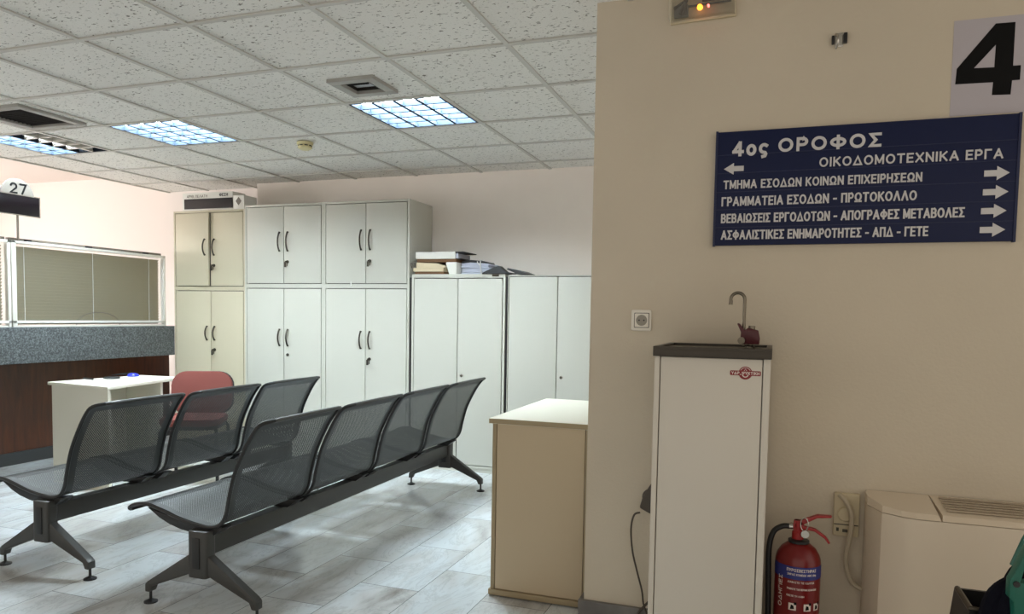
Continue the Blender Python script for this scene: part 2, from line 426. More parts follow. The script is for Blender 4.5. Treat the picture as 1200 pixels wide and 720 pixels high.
def text_mesh(name, txt, m, parent, x0, x1, z0, z1, y, depth=0.0012, bold=0.0, fn=None):
    """raised stroke lettering filling x0..x1, with cap height z0..z1, on the plane y (facing -y); bold = stroke width / cap height"""
    sw = bold or 0.15
    wx = sw * (z1 - z0) * (0.9 if x1 - x0 > 0.1 else 1.0)
    strokes = []; x = 0.0
    gap = 0.20 + sw
    for ch in txt:
        w, pl = GL[ch]
        for p in pl: strokes.append([(x + u, v) for u, v in p])
        x += w + gap
    tot = x - gap
    kx = (x1 - x0 - wx) / tot; kz = (z1 - z0 - wx)
    bm = bmesh.new()
    for si, st in enumerate(strokes):
        P = [Vector((x0 + wx / 2 + u * kx, z0 + wx / 2 + v * kz)) for u, v in st]
        closed = (P[0] - P[-1]).length < 1e-7
        if closed: P = P[:-1]
        n = len(P); rows = []
        h = wx / 2
        d0 = y - depth - depth * 0.04 * (si % 5)
        for i in range(n):
            a = P[i - 1] if (i or closed) else None
            b = P[(i + 1) % n] if (i < n - 1 or closed) else None
            d1 = (P[i] - a).normalized() if a is not None else None
            d2 = (b - P[i]).normalized() if b is not None else None
            c = P[i].copy()
            if d1 is None: t = d2; c -= d2 * (0 if closed else h * 0.98); k = 1
            elif d2 is None: t = d1; c += d1 * h * 0.98; k = 1
            else:
                t = (d1 + d2)
                if t.length < 1e-4: t = d1
                t.normalize(); k = min(1.9, 1 / max(0.3, t.dot(d1)))
            nn = Vector((-t.y, t.x)) * h * k
            rows.append([bm.verts.new((q.x, yy, q.y)) for yy in (d0, y) for q in (c + nn, c - nn)])
        m_ = n if closed else n - 1
        for i in range(m_):
            A, C = rows[i], rows[(i + 1) % n]
            bm.faces.new((A[0], A[1], C[1], C[0])); bm.faces.new((A[0], C[0], C[2], A[2])); bm.faces.new((A[1], A[3], C[3], C[1]))
        if not closed:
            for R_ in (rows[0], rows[-1]): bm.faces.new((R_[0], R_[2], R_[3], R_[1]))
    if fn:
        for v in bm.verts: v.co = fn(v.co)
    s = MB(); s.bm.free(); s.bm = bm
    return s.build(name, m, parent, smooth=False)

def catmull(pts, k=5):
    pts = [Vector(p) for p in pts]; out = []
    for i in range(len(pts) - 1):
        p0, p1, p2, p3 = pts[max(i - 1, 0)], pts[i], pts[i + 1], pts[min(i + 2, len(pts) - 1)]
        for q in range(k):
            t = q / k
            out.append(0.5 * ((2 * p1) + (p2 - p0) * t + (2 * p0 - 5 * p1 + 4 * p2 - p3) * t * t + (3 * p1 - p0 - 3 * p2 + p3) * t ** 3))
    out.append(pts[-1]); return out

def round_poly(x0, x1, z0, z1, r, n=6):
    o = []
    for cx, cz, a0 in ((x1 - r, z1 - r, 0), (x0 + r, z1 - r, 90), (x0 + r, z0 + r, 180), (x1 - r, z0 + r, 270)):
        for q in range(n + 1):
            a = math.radians(a0 + 90 * q / n); o.append((cx + r * math.cos(a), cz + r * math.sin(a)))
    return o

# ------------------------------------------------------------------ room shell
H = 2.437
GX, GY = -2.95, 2.52                       # one crossing of the 0.6 m ceiling grid
struct(MB().box(-9.0, 2.4, -2.0, 6.2, -0.08, 0).build('floor', M['floor'], smooth=False))
LIGHT_CELLS = {(-4, 2), (-2, 2), (1, 2)}
VENT = {(1, 1): 0.115, (-3, 1): 0.185}
cl = MB()
for i in range(-8, 6):
    for j in range(-5, 9):
        x0, y0 = GX + 0.6 * j, GY + 0.6 * i
        x1, y1 = x0 + 0.6, min(y0 + 0.6, 6.05)
        x0 = max(x0, -5.84)
        if (j, i) in LIGHT_CELLS or y1 <= y0: continue
        z = H + 0.007
        if (j, i) in VENT:
            h = VENT[(j, i)]; cx, cy = x0 + 0.3, y0 + 0.3
            if (j, i) == (1, 1): cx, cy = -2.074, 3.46
            for a in ((x0, x1, y0, cy - h), (x0, x1, cy + h, y1), (x0, cx - h, cy - h, cy + h), (cx + h, x1, cy - h, cy + h)):
                cl.box(a[0], a[1], a[2], a[3], z, z + 0.012)
        else:
            cl.box(x0, x1, y0, y1, z, z + 0.012)
struct(cl.build('ceiling', M['tile'], smooth=False))
H2 = 2.617                                  # the plaster ceiling behind the counter is a step higher
struct(MB().box(-9.1, -5.86, -2.0, 6.1, H2, H2 + 0.02).box(-5.86, -5.845, -2.0, 6.05, H, H2 + 0.02).build('ceiling_office', M['plain'], smooth=False))
gr = MB()
for j in range(-4, 9):
    x = GX + 0.6 * j; gr.box(x - 0.012, x + 0.012, -2.0, 6.0, H - 0.001, H + 0.006)
for i in range(-7, 6):
    y = GY + 0.6 * i; gr.box(-5.84, 2.4, y - 0.012, y + 0.012, H - 0.0015, H + 0.006)
gr.box(-5.85, -5.825, -2.0, 6.0, H - 0.002, H + 0.006)
struct(gr.build('trim_1', M['bar'], smooth=False))
struct(MB().box(-4.61, 1.0, 5.81, 6.1, 0, H + 0.02).build('wall_back', M['paintb'], smooth=False))
struct(MB().box(-9.1, -4.61, 6.0, 6.1, 0, H2 + 0.02).build('wall_back_recess', M['paintw'], smooth=False))
wl = MB()
WY0, WY1, WZ0, WZ1 = 1.6, 4.6, 0.9, 2.15
wl.box(-9.1, -9.0, -2, 6.0, 0, WZ0).box(-9.1, -9.0, -2, 6.0, WZ1, H2).box(-9.1, -9.0, -2, WY0, WZ0, WZ1).box(-9.1, -9.0, WY1, 6.0, WZ0, WZ1)
struct(wl.build('wall_office_left', M['paintw'], smooth=False))
wf = MB()
for y in (WY0, 2.6, 3.6, WY1 - 0.05): wf.box(-9.04, -8.98, y, y + 0.05, WZ0, WZ1)
wf.box(-9.04, -8.98, WY0, WY1, WZ0, WZ0 + 0.05).box(-9.04, -8.98, WY0, WY1, WZ1 - 0.05, WZ1)
win = struct(wf.build('window_1', M['alu'], smooth=False))
MB().box(-9.06, -9.045, WY0, WY1, WZ0, WZ1).build('window_pane', M['pane'], win, smooth=False)
YW = 2.83                                   # face of the wall with the sign
struct(MB().box(-0.678, 2.4, YW, 3.02, 0, H + 0.02).build('wall_right', M['paint'], smooth=False))
struct(MB().box(-0.698, 2.4, YW - 0.018, YW, 0, 0.125, bev=0.002).box(-0.698, -0.678, YW, 3.02, 0, 0.125, bev=0.002).build('baseboard_right', M['skirt'], smooth=False))

# ------------------------------------------------------------------ ceiling fixtures
def luminaire(j, label, lit):
    x0, y0 = GX + 0.6 * j + 0.014, GY + 1.2 + 0.014
    w = 0.572
    t = thing('ceiling_light', label, 'ceiling light', (x0 + w / 2, y0 + w / 2, H), 'recessed fluorescent ceiling lights')
    f = MB()
    f.box(x0, x0 + 0.012, y0, y0 + w, H, H + 0.085).box(x0 + w - 0.012, x0 + w, y0, y0 + w, H, H + 0.085)
    f.box(x0, x0 + w, y0, y0 + 0.012, H, H + 0.085).box(x0, x0 + w, y0 + w - 0.012, y0 + w, H, H + 0.085)
    f.box(x0, x0 + w, y0, y0 + w, H + 0.083, H + 0.09)
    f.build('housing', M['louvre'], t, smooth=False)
    a, b = x0 + 0.013, x0 + w - 0.013
    s = a + (b - a) * lit
    MB().box(a, s, y0 + 0.013, y0 + w - 0.013, H + 0.036, H + 0.08).build('fluorescent_tubes', M['tray'], t, smooth=False)
    if lit < 1:
        MB().box(s, b, y0 + 0.013, y0 + w - 0.013, H + 0.036, H + 0.08).build('unlit_tubes', M['trayoff'], t, smooth=False)
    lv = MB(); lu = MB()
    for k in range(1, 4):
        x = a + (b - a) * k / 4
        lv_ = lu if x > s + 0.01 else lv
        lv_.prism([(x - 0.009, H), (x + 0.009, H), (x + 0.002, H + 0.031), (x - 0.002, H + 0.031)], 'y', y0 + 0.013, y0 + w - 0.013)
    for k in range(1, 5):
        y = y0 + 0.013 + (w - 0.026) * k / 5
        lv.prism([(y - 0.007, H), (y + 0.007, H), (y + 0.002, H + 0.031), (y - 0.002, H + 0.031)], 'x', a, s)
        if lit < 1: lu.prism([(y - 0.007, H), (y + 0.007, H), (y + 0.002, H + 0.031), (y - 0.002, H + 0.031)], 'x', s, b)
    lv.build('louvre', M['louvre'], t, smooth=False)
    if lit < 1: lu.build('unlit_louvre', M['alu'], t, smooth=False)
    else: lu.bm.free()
luminaire(1, 'brightly lit louvred ceiling light beside the square grey vent', 1)
luminaire(-2, 'bluish lit louvred ceiling light near the smoke detector', 1)
luminaire(-4, 'half dark louvred ceiling light at left, above the 27 sign', 0.5)

def vent(cx, cy, h, fw, label, damper):
    t = thing('ceiling_vent', label, 'vent', (cx, cy, H))
    f = MB(); o = h + fw
    zt = H - 0.012
    for a in ((cx - o, cx + o, cy - o, cy - h), (cx - o, cx + o, cy + h, cy + o), (cx - o, cx - h, cy - h, cy + h), (cx + h, cx + o, cy - h, cy + h)):
        f.box(*a, zt, H + 0.008, bev=0.003)
    f.build('frame', M['ventf'], t)
    d = MB(); zz = H + 0.12
    d.box(cx - h, cx + h, cy - h, cy + h, zz, zz + 0.005)
    for a in ((cx - h - 0.004, cx - h, cy - h, cy + h), (cx + h, cx + h + 0.004, cy - h, cy + h), (cx - h, cx + h, cy - h - 0.004, cy - h), (cx - h, cx + h, cy + h, cy + h + 0.004)):
        d.box(*a, H + 0.006, zz)
    d.build('duct', M['ventd'], t, smooth=False)
    s = MB()
    if damper:
        s.box(cx - h + 0.005, cx + h * 0.45, cy - h * 0.1, cy + h - 0.01, H + 0.02, H + 0.024)
        s.build('damper_plate', M['ventm'], t, smooth=False)
        s = MB()
        for k in range(3):
            y = cy - h + 0.02 + k * 0.026; s.box(cx - h, cx + h * 0.5, y, y + 0.003, H + 0.004, H + 0.03)
        for k in range(2):
            x = cx + h * 0.62 + k * 0.028; s.box(x, x + 0.003, cy - h, cy + h, H + 0.004, H + 0.03)
        s.build('fins', M['black'], t, smooth=False)
    else:
        n = 13
        for k in range(n):
            y = cy - h + (k + 0.5) * 2 * h / n
            s.prism([(y - 0.008, H + 0.002), (y - 0.006, H), (y + 0.008, H + 0.014), (y + 0.006, H + 0.016)], 'x', cx - h, cx + h)
        s.build('fins', M['ventd'], t, smooth=False)
vent(-2.074, 3.46, 0.085, 0.05, 'small square grey vent with loose damper in front of the lit light', True)
vent(-4.45, 3.42, 0.18, 0.05, 'dark finned ceiling vent at the left edge', False)

t = thing('smoke_detector', 'yellowed round smoke detector on the ceiling above the cabinets', 'smoke detector', (-3.142, 4.47, H))
MB().lathe([(0.056, -0.001), (0.056, -0.016), (0.05, -0.02)], (-3.142, 4.47, H), 28).build('base', M['detector'], t)
MB().lathe([(0.044, -0.019), (0.044, -0.028), (0.05, -0.030), (0.047, -0.042), (0.03, -0.052), (0.012, -0.055)], (-3.142, 4.47, H), 28).build('sensor_dome', M['detector'], t)
s = MB()
for k in range(8):
    a = 2 * PI * k / 8
    s.box(0.038, 0.0465, -0.011, 0.011, H - 0.0285, H - 0.0215, mx=Matrix.Translation((-3.142, 4.47, 0)) @ Matrix.Rotation(a, 4, 'Z'))
s.build('slots', M['black'], t, smooth=False)

# ------------------------------------------------------------------ tall cabinets
def handle_mesh(x, z0, z1, y, r=0.0055):
    zc = (z0 + z1) / 2
    pts = []
    for q in range(11):
        u = q / 10; pts.append((x, y - 0.004 - 0.026 * math.sin(PI * u) ** 0.7, z0 + (z1 - z0) * u))
    return MB().tube(pts, [0.0075] + [r] * 9 + [0.0075], 8, flat=(1.0, 1.3))

def cabinet(x0, x1, z0, z1, yf, yb, label, m, hz=None, lock=None, split=None, toe=0.0, top=0.018, group=None, cat='cabinet', ajar=0, side=0.018, keys=False, lockm='handle'):
    w = side
    t = thing('storage_cabinet', label, cat, ((x0 + x1) / 2, yf, z0), group)
    c = MB()
    c.box(x0, x0 + w, yf, yb, z0, z1, bev=0.0015).box(x1 - w, x1, yf, yb, z0, z1, bev=0.0015)
    c.box(x0 + w, x1 - w, yf, yb, z1 - top, z1, bev=0.0015)
    c.box(x0 + w, x1 - w, yf, yb, z0 + toe, z0 + toe + 0.018)
    if toe: c.box(x0 + w, x1 - w, yf + 0.008, yf + 0.026, z0, z0 + toe)
    c.build('carcass', m, t)
    MB().box(x0 + w, x1 - w, yf + 0.03, yf + 0.04, z0 + toe + 0.018, z1 - top).build('gap_shade_sheet', M['cabd'], t, smooth=False)  # dark sheet just behind the doors, shade for the gap lines
    g = 0.006
    xs = split if split else (x0 + x1) / 2
    a0, a1 = z0 + toe + 0.018 + g, z1 - top - g
    for sgn, (p, q) in ((-1, (x0 + w + g, xs - g / 2)), (1, (xs + g / 2, x1 - w - g))):
        d = MB().box(p, q, yf - 0.001, yf + 0.017, a0, a1, bev=0.0015)
        hinge = Vector((p if sgn < 0 else q, yf, (a0 + a1) / 2))
        door = d.build('door', m, t, origin=hinge)
        door.matrix_parent_inverse = Matrix.Translation(t.location).inverted()
        if hz:
            hm = handle_mesh(xs + sgn * 0.042, hz[0], hz[1], yf - 0.001)
            ho = hm.build('handle', M['handle'], None, origin=hinge); ho.location = (0, 0, 0); ho.parent = door
        if lock and sgn > 0:
            l = MB().lathe([(0.013, 0.0), (0.013, -0.008), (0.009, -0.012)], (xs + 0.040, yf - 0.0005, lock), 18, 'y')
            if keys:
                l.box(xs + 0.037, xs + 0.043, yf - 0.035, yf - 0.008, lock - 0.006, lock + 0.006)
                l.box(xs + 0.030, xs + 0.050, yf - 0.037, yf - 0.034, lock - 0.048, lock - 0.004, bev=0.001)
                l.box(xs + 0.05, xs + 0.058, yf - 0.030, yf - 0.027, lock - 0.04, lock + 0.0, bev=0.001)
            lo = l.build('lock', M[lockm], None, origin=hinge); lo.location = (0, 0, 0); lo.parent = door
        if ajar and sgn < 0: door.rotation_euler.z = ajar
    return t
YC = 5.385
GRP = 'storage cabinets along the back wall'
cabinet(-5.205, -4.412, 0, 1.449, YC + 0.01, 5.82, 'cream lower cabinet at the left end behind the red chair', M['cabc'], (0.985, 1.11), 0.90, -4.79, 0.06, group=GRP, keys=True)
cabinet(-5.205, -4.412, 1.449, 2.147, YC + 0.01, 5.82, 'cream upper cabinet under the ticket display, left door ajar', M['cabc'], (1.745, 1.89), 1.655, -4.79, group=GRP, ajar=-0.06, keys=True)
cabinet(-4.408, -3.602, 0, 1.473, YC, 5.80, 'pale lower cabinet second from left, without keys in its lock', M['cab'], (0.955, 1.10), 0.88, -4.0, 0.06, group=GRP)
cabinet(-4.408, -3.602, 1.473, 2.174, YC, 5.80, 'pale upper cabinet second from left, keys in its lock', M['cab'], (1.77, 1.935), 1.68, -4.0, group=GRP, keys=True)
cabinet(-3.600, -2.794, 0, 1.473, YC, 5.80, 'pale lower cabinet third from left, just left of the low cabinets', M['cab'], (0.955, 1.10), 0.87, -3.195, 0.06, group=GRP, keys=True)
c3 = cabinet(-3.600, -2.794, 1.473, 2.174, YC, 5.80, 'pale upper cabinet with exposed right side, beside the binders', M['cab'], (1.77, 1.935), 1.68, -3.195, group=GRP, keys=True)
c4 = cabinet(-2.770, -1.966, 0, 1.570, YC, 5.80, 'low pale two door cabinet with the binders on top', M['cab'], None, 0.768, -2.363, 0.035, 0.03, group=GRP, lockm='chrome')
MB().box(-2.793, -2.7712, YC + 0.012, YC + 0.03, 0.03, 1.545).build('side_gap_shade', M['black'], c4, smooth=False)  # black strip standing in for the shade of the deep gap
MB().box(-2.075, -2.02, YC - 0.003, YC + 0.001, 1.552, 1.566).build('badge', M['handle'], c4)
c5 = cabinet(-1.944, -1.140, 0, 1.560, YC, 5.80, 'low pale cabinet in the corner, partly behind the sign wall', M['cab'], None, 0.788, -1.545, 0.035, 0.008, group=GRP, side=0.006, lockm='chrome')

MB().box(-1.9645, -1.9445, YC + 0.012, YC + 0.03, 0.03, 1.55).build('side_gap_shade', M['black'], c5, smooth=False)  # painted shade between the two low cabinets
p = at(411.5, 336, YC)
MB().box(p.x - 0.004, p.x + 0.004, YC - 0.006, YC - 0.001, 1.476, 1.512, bev=0.001).build('white_tag', M['string'], c3)
# queue display standing on the cream cabinet
t = thing('queue_display', 'white queue display box with dark window on the cream cabinet', 'display', (-4.8, 5.5, 2.147))
P0, P1 = at(214, 247.5, 5.43), at(272.5, 224, 5.43)
MB().box(P0.x, P1.x, 5.43, 5.60, 2.147, P1.z, bev=0.003).build('housing', M['white'], t)
Q0, Q1 = at(216.5, 245.8, 5.43), at(273.5, 231.5, 5.43)
MB().box(Q0.x, Q1.x - 0.008, 5.424, 5.431, Q0.z, Q1.z).build('display_window', M['screen'], t)
text_mesh('lettering', 'ΑΡΙΘ. ΠΕΛΑΤΗ', M['greyink'], t, at(219, 228, 5.43).x, at(243, 228, 5.43).x, P1.z - 0.045, P1.z - 0.020, 5.4298, 0.001)
text_mesh('lettering', 'ΘΕΣΗ', M['ink'], t, at(257, 228, 5.43).x, at(267, 228, 5.43).x, P1.z - 0.040, P1.z - 0.014, 5.4298, 0.001, 0.2)
S0, S1 = at(274.5, 248, 5.43), at(286, 228.5, 5.43)
MB().box(P1.x + 0.004, S1.x, 5.43, 5.60, 2.147, S1.z, bev=0.003).build('speaker_box', M['white'], t)
cx, cz = (P1.x + S1.x) / 2 + 0.003, (2.147 + S1.z) / 2 + 0.012
MB().prism([(cx - 0.03, cz), (cx, cz - 0.036), (cx + 0.03, cz), (cx, cz + 0.036)], 'y', 5.4275, 5.4305).build('diamond_grille', M['greyink'], t)

# ------------------------------------------------------------------ files on the low cabinet
ZT = 1.570
G2 = 'files piled on the low cabinet'
def flat(name, x0, x1, z0, z1, m, label, cat, y0=5.40, y1=5.68, rz=0, parent=None, bev=0.003):
    mx = Matrix.Translation(((x0 + x1) / 2, (y0 + y1) / 2, 0)) @ Matrix.Rotation(rz, 4, 'Z') @ Matrix.Translation((-(x0 + x1) / 2, -(y0 + y1) / 2, 0))
    o = MB().box(x0, x1, y0, y1, z0, z1, bev=bev, mx=mx).build(name, m, parent)
    if label: tag(o, label, cat, G2)
    return o
flat('cardboard_folder', -2.755, -2.50, ZT, ZT + 0.022, M['brown'], 'brown folder lying at the bottom of the left pile', 'folder', rz=0.03)
flat('document_folder', -2.765, -2.495, ZT + 0.022, ZT + 0.052, M['cream'], 'cream folder second from the bottom of the left pile', 'folder', rz=-0.02)
f3 = MB().prism([(-2.74, ZT + 0.053), (-2.485, ZT + 0.053), (-2.485, ZT + 0.066), (-2.56, ZT + 0.088), (-2.74, ZT + 0.096)], 'y', 5.405, 5.68, bev=0.002).build('document_folder', M['cream'])
tag(f3, 'bulging cream folder under the brown wallet in the left pile', 'folder', G2)
bx = MB().prism([(-2.447, ZT), (-2.385, ZT), (-2.385, ZT + 0.095), (-2.47, ZT + 0.095), (-2.475, ZT + 0.085)], 'y', 5.395, 5.66, bev=0.002).build('box_file', M['binder'])
tag(bx, 'white slanted box file standing between the folders and tied papers', 'box file', G2)
flat('card_wallet', -2.735, -2.392, ZT + 0.096, ZT + 0.122, M['brown'], 'brown card wallet directly under the white binder', 'folder', rz=0.015)
t = thing('ring_binder', 'white ring binder lying on top of the left pile', 'binder', (-2.53, 5.54, ZT + 0.122), G2)
MB().box(-2.745, -2.40, 5.40, 5.415, ZT + 0.123, ZT + 0.178, bev=0.003).build('spine', M['binder'], t)
MB().box(-2.742, -2.36, 5.415, 5.68, ZT + 0.122, ZT + 0.127).box(-2.742, -2.33, 5.41, 5.68, ZT + 0.174, ZT + 0.179).build('covers', M['bcard'], t)
MB().box(-2.735, -2.38, 5.416, 5.66, ZT + 0.128, ZT + 0.165).build('pages', M['sheet'], t)
s = MB()
for k in range(3):
    cx = -2.775 + 0.028 * k
    s.tube([(cx + 0.018 * math.cos(a), 5.41 + 0.006 * k, ZT + 0.076 + 0.018 * math.sin(a)) for a in [2 * PI * q / 16 for q in range(17)]], 0.004, 6)
s.box(-2.79, -2.745, 5.405, 5.43, ZT + 0.052, ZT + 0.058)
o = s.build('spiral_binding', M['greyink']); tag(o, 'dark curled spiral binding at the left end of the pile', 'binding', G2)
zz = ZT
t = thing('paper_bundle', 'bluish paper bundle tied with white string, beside the box file', 'papers', (-2.25, 5.54, ZT), G2)
for k in range(6):
    th = 0.017
    x1 = -2.07 - 0.016 * k - 0.02 * (k % 2)
    pts = [(-2.378, zz), (x1, zz), (x1 - 0.012, zz + th * 0.9), (-2.30, zz + th + 0.002 * k), (-2.376, zz + th * 0.92)]
    MB().prism(pts, 'y', 5.475 + 0.005 * (k % 3), 5.70, bev=0.002).build('paper_stack', M['sheet'] if k != 5 else M['bcard'], t)
    zz += th + 0.0012
s = MB()
pts = catmull([(-2.2, 5.472, ZT + 0.004), (-2.205, 5.468, ZT + 0.04), (-2.21, 5.470, ZT + 0.085), (-2.22, 5.50, zz + 0.004), (-2.24, 5.60, zz + 0.006)], 4)
s.tube(pts, 0.004, 6)
s.tube(catmull([(-2.208, 5.468, ZT + 0.07), (-2.23, 5.466, ZT + 0.09), (-2.235, 5.466, ZT + 0.105)], 4), 0.0035, 6)
s.build('string', M['string'], t)
o = MB().prism([(-2.16, ZT), (-1.90, ZT), (-1.90, ZT + 0.006), (-1.965, ZT + 0.016), (-2.02, ZT + 0.062), (-2.06, ZT + 0.052), (-2.15, ZT + 0.012)], 'y', 5.375, 5.46, bev=0.002).build('black_folder', M['bcard'])
tag(o, 'thick black folder slumped in front of the tied papers', 'folder', G2)
o = MB().prism([(-1.895, ZT - 0.0), (-1.80, ZT - 0.008), (-1.805, ZT + 0.006), (-1.86, ZT + 0.028), (-1.955, ZT + 0.046), (-1.963, ZT + 0.036), (-1.898, ZT + 0.01)], 'y', 5.40, 5.63, bev=0.002).build('plastic_sleeve', M['plinth'])
tag(o, 'dark grey sleeve drooping over the gap between low cabinets', 'folder', G2)

# ------------------------------------------------------------------ service counter with glazed screen
t = thing('service_counter', 'long service counter with grey granite top and dark wood front', 'counter', (-5.45, 3.4, 0))
g = MB().box(-5.215, -5.195, 0.8, 5.383, 0.838, 1.104, bev=0.002).box(-5.80, -5.215, 0.8, 5.383, 1.074, 1.104, bev=0.002)
g.build('granite_top', M['granite'], t)
MB().box(-5.70, -5.66, 0.8, 5.79, 0.10, 1.074).build('wood_panel', M['wood'], t, smooth=False)
MB().box(-5.69, -5.65, 0.8, 5.79, 0.0, 0.10).build('plinth', M['plinth'], t, smooth=False)

def glazed_screen(y0, y1, label):
    X = -5.30
    t = thing('counter_screen', label, 'screen', (X, (y0 + y1) / 2, 1.104), 'glazed screens on the counter')
    za, zb = 1.104, 1.742
    f = MB()
    f.box(X - 0.02, X + 0.02, y0, y0 + 0.035, za, zb, bev=0.003).box(X - 0.02, X + 0.02, y1 - 0.022, y1, za, zb, bev=0.003)
    f.box(X - 0.02, X + 0.02, y0, y1, zb - 0.02, zb, bev=0.003).box(X - 0.02, X + 0.02, y0, y1, za + 0.028, za + 0.048, bev=0.003)
    f.box(X - 0.012, X + 0.012, y0, y1, za, za + 0.012)
    f.build('frame', M['alu'], t)
    MB().box(X - 0.055, X - 0.02, y0 + 0.01, y1 - 0.01, zb - 0.018, zb + 0.022, bev=0.003).build('headrail', M['greyink'], t)
    MB().box(X - 0.003, X + 0.003, y0 + 0.03, y1 - 0.03, za + 0.01, zb - 0.02).build('glass_pane', M['glass'], t, smooth=False)
    s = MB()
    n = 24
    for k in range(n):
        z = za + 0.03 + (zb - 0.05 - za - 0.03) * k / (n - 1)
        s.prism([(X - 0.050, z - 0.012), (X - 0.049, z - 0.0125), (X - 0.029, z + 0.0115), (X - 0.030, z + 0.012)], 'y', y0 + 0.035, y1 - 0.03)
    s.build('blind_slats', M['slat'], t, smooth=False)
    c = MB()
    for u in (0.09, 0.5, 0.9):
        y = y0 + (y1 - y0) * u; c.tube([(X - 0.03, y, za + 0.03), (X - 0.03, y, zb - 0.02)], 0.0022, 6)
    c.build('ladder_cord', M['string'], t)
    k = MB()
    for u in (0.1, 0.46, 0.86):
        y = y0 + (y1 - y0) * u; k.box(X - 0.03, X + 0.012, y - 0.02, y + 0.02, zb - 0.002, zb + 0.016, bev=0.003)
    k.build('blind_bracket', M['black'], t)
    ym = (y0 + y1) / 2 + 0.02
    pts = [(X + 0.005, ym + 0.21 * math.cos(a), za + 0.012 + 0.105 * math.sin(a)) for a in [PI * q / 20 for q in range(21)]]
    MB().tube(pts, 0.0028, 6).build('speech_opening', M['greyink'], t)
    return t
glazed_screen(3.915, 5.37, 'white framed glass screen with closed blinds beside the cream cabinet')
glazed_screen(2.40, 3.905, 'white framed screen with blinds cut off by the left edge')

t = thing('counter_number_sign', 'black display with a pale disc reading 27 above the counter', 'sign', (-5.30, 3.965, 1.742))
MB().tube([(-5.2785, 3.965, 1.7425), (-5.2785, 3.965, 1.95)], 0.008, 8).lathe([(0.013, 0), (0.013, 0.006)], (-5.292, 3.965, 1.7425), 16).build('pole', M['steel'], t)
MB().box(-5.29, -5.25, 3.812, 4.118, 1.93, 2.072, bev=0.003).build('display', M['screen'], t)
MB().box(-5.2505, -5.2485, 3.806, 4.124, 1.924, 1.931).box(-5.2505, -5.2485, 4.117, 4.124, 1.924, 2.078).box(-5.2505, -5.2485, 3.806, 4.124, 2.071, 2.078).build('display_edge', M['greyink'], t)
MB().prism([(3.965 + 0.128 * math.cos(a), 2.066 + 0.128 * math.sin(a)) for a in [PI * q / 24 for q in range(25)]], 'x', -5.285, -5.270).build('number_disc', M['disc'], t)
def turn(v):                                # lettering turned to face +x
    return Vector((-5.27 - (v.y - 0), v.x, v.z))
text_mesh('number', '27', M['ink'], t, 3.905, 4.035, 2.082, 2.162, 0.0, 0.0015, 0.19, turn)

# ------------------------------------------------------------------ desk and what lies on it
NL, NR, FR, FL = (-4.86, 3.845), (-4.215, 3.77), (-4.385, 4.60), (-4.77, 4.59)
ZD = 0.725
t = thing('small_desk', 'pale laminate desk standing in front of the wood counter', 'desk', (-4.55, 4.2, 0))
MB().prism([NL, NR, FR, FL], 'z', ZD - 0.022, ZD, bev=0.002).build('desk_top', M['desk'], t)
def panel(a, b, th, z0, z1, n):
    a, b = Vector(a), Vector(b); d = (b - a).normalized(); p = Vector((-d.y, d.x)) * th
    MB().prism([tuple(a), tuple(b), tuple(b + p), tuple(a + p)], 'z', z0, z1).build(n, M['desk'], t, smooth=False)
panel((-4.84, 3.862), (-4.235, 3.79), 0.02, 0, ZD - 0.022, 'side_panel')
panel((-4.765, 4.36), (-4.355, 4.37), 0.02, 0, ZD - 0.022, 'side_panel')
panel((-4.70, 4.36), (-4.74, 3.88), 0.016, 0.0, ZD - 0.022, 'modesty_panel')

def onz(x, y, z):
    d = RR * ((x - 600) / FPX) - UP * ((y - PPY) / FPX) + FW
    d = d * ((z - CZ) / d.z); return Vector((d.x, d.y, z))
p = onz(131, 443.8, ZD)
o = MB().lathe([(0.055, 0), (0.06, 0.004), (0.052, 0.012), (0.03, 0.014)], p, 20).build('stamp_pad', M['black']); tag(o, 'round black pad lying on the pale desk', 'stamp pad')
p = onz(104, 445.2, ZD)
o = MB().tube([p + Vector((-0.075, 0.02, 0.006)), p + Vector((0.05, -0.01, 0.006)), p + Vector((0.07, -0.015, 0.006))], [0.006, 0.006, 0.002], 8).build('pen', M['black']); tag(o, 'thin black pen nearest the front end of the desk', 'pen')
p = onz(156, 441.2, ZD)
t = thing('desk_pen_stand', 'blue desk pen stand near the far end of the desk', 'pen stand', p)
MB().lathe([(0.042, 0), (0.044, 0.006), (0.034, 0.02), (0.014, 0.026)], p, 20).build('base', M['bluep'], t)
MB().tube([p + Vector((-0.01, -0.0, 0.024)), p + Vector((-0.10, -0.06, 0.012)), p + Vector((-0.13, -0.08, 0.009))], [0.007, 0.006, 0.003], 8).build('pen', M['black'], t)

# ------------------------------------------------------------------ red chair
t = thing('visitor_chair', 'dusty red upholstered chair with black frame beside the desk', 'chair', (-4.1, 4.45, 0))
ang = math.radians(28)
CM = Matrix.Translation((-4.0, 4.33, 0)) @ Matrix.Rotation(ang, 4, 'Z')      # local: x across, -y front
def cushion(poly, axis, a, b, bev, mx, name, m):
    return MB().prism(poly, axis, a, b, bev=bev, mx=mx).build(name, m, t)
bk = CM @ Matrix.Translation((0, 0.23, 0.60)) @ Matrix.Rotation(math.radians(-9), 4, 'X')
cushion(round_poly(-0.222, 0.222, -0.14, 0.185, 0.11), 'y', -0.045, 0.0, 0.016, bk, 'backrest', M['red'])
cushion(round_poly(-0.226, 0.226, -0.143, 0.188, 0.11), 'y', 0.0, 0.02, 0.006, bk, 'back_shell', M['black'])
cushion(round_poly(-0.205, 0.205, -0.205, 0.20, 0.08), 'z', 0.42, 0.475, 0.018, CM, 'seat', M['red'])
cushion(round_poly(-0.195, 0.195, -0.195, 0.19, 0.08), 'z', 0.395, 0.422, 0.004, CM, 'seat_pan', M['black'])
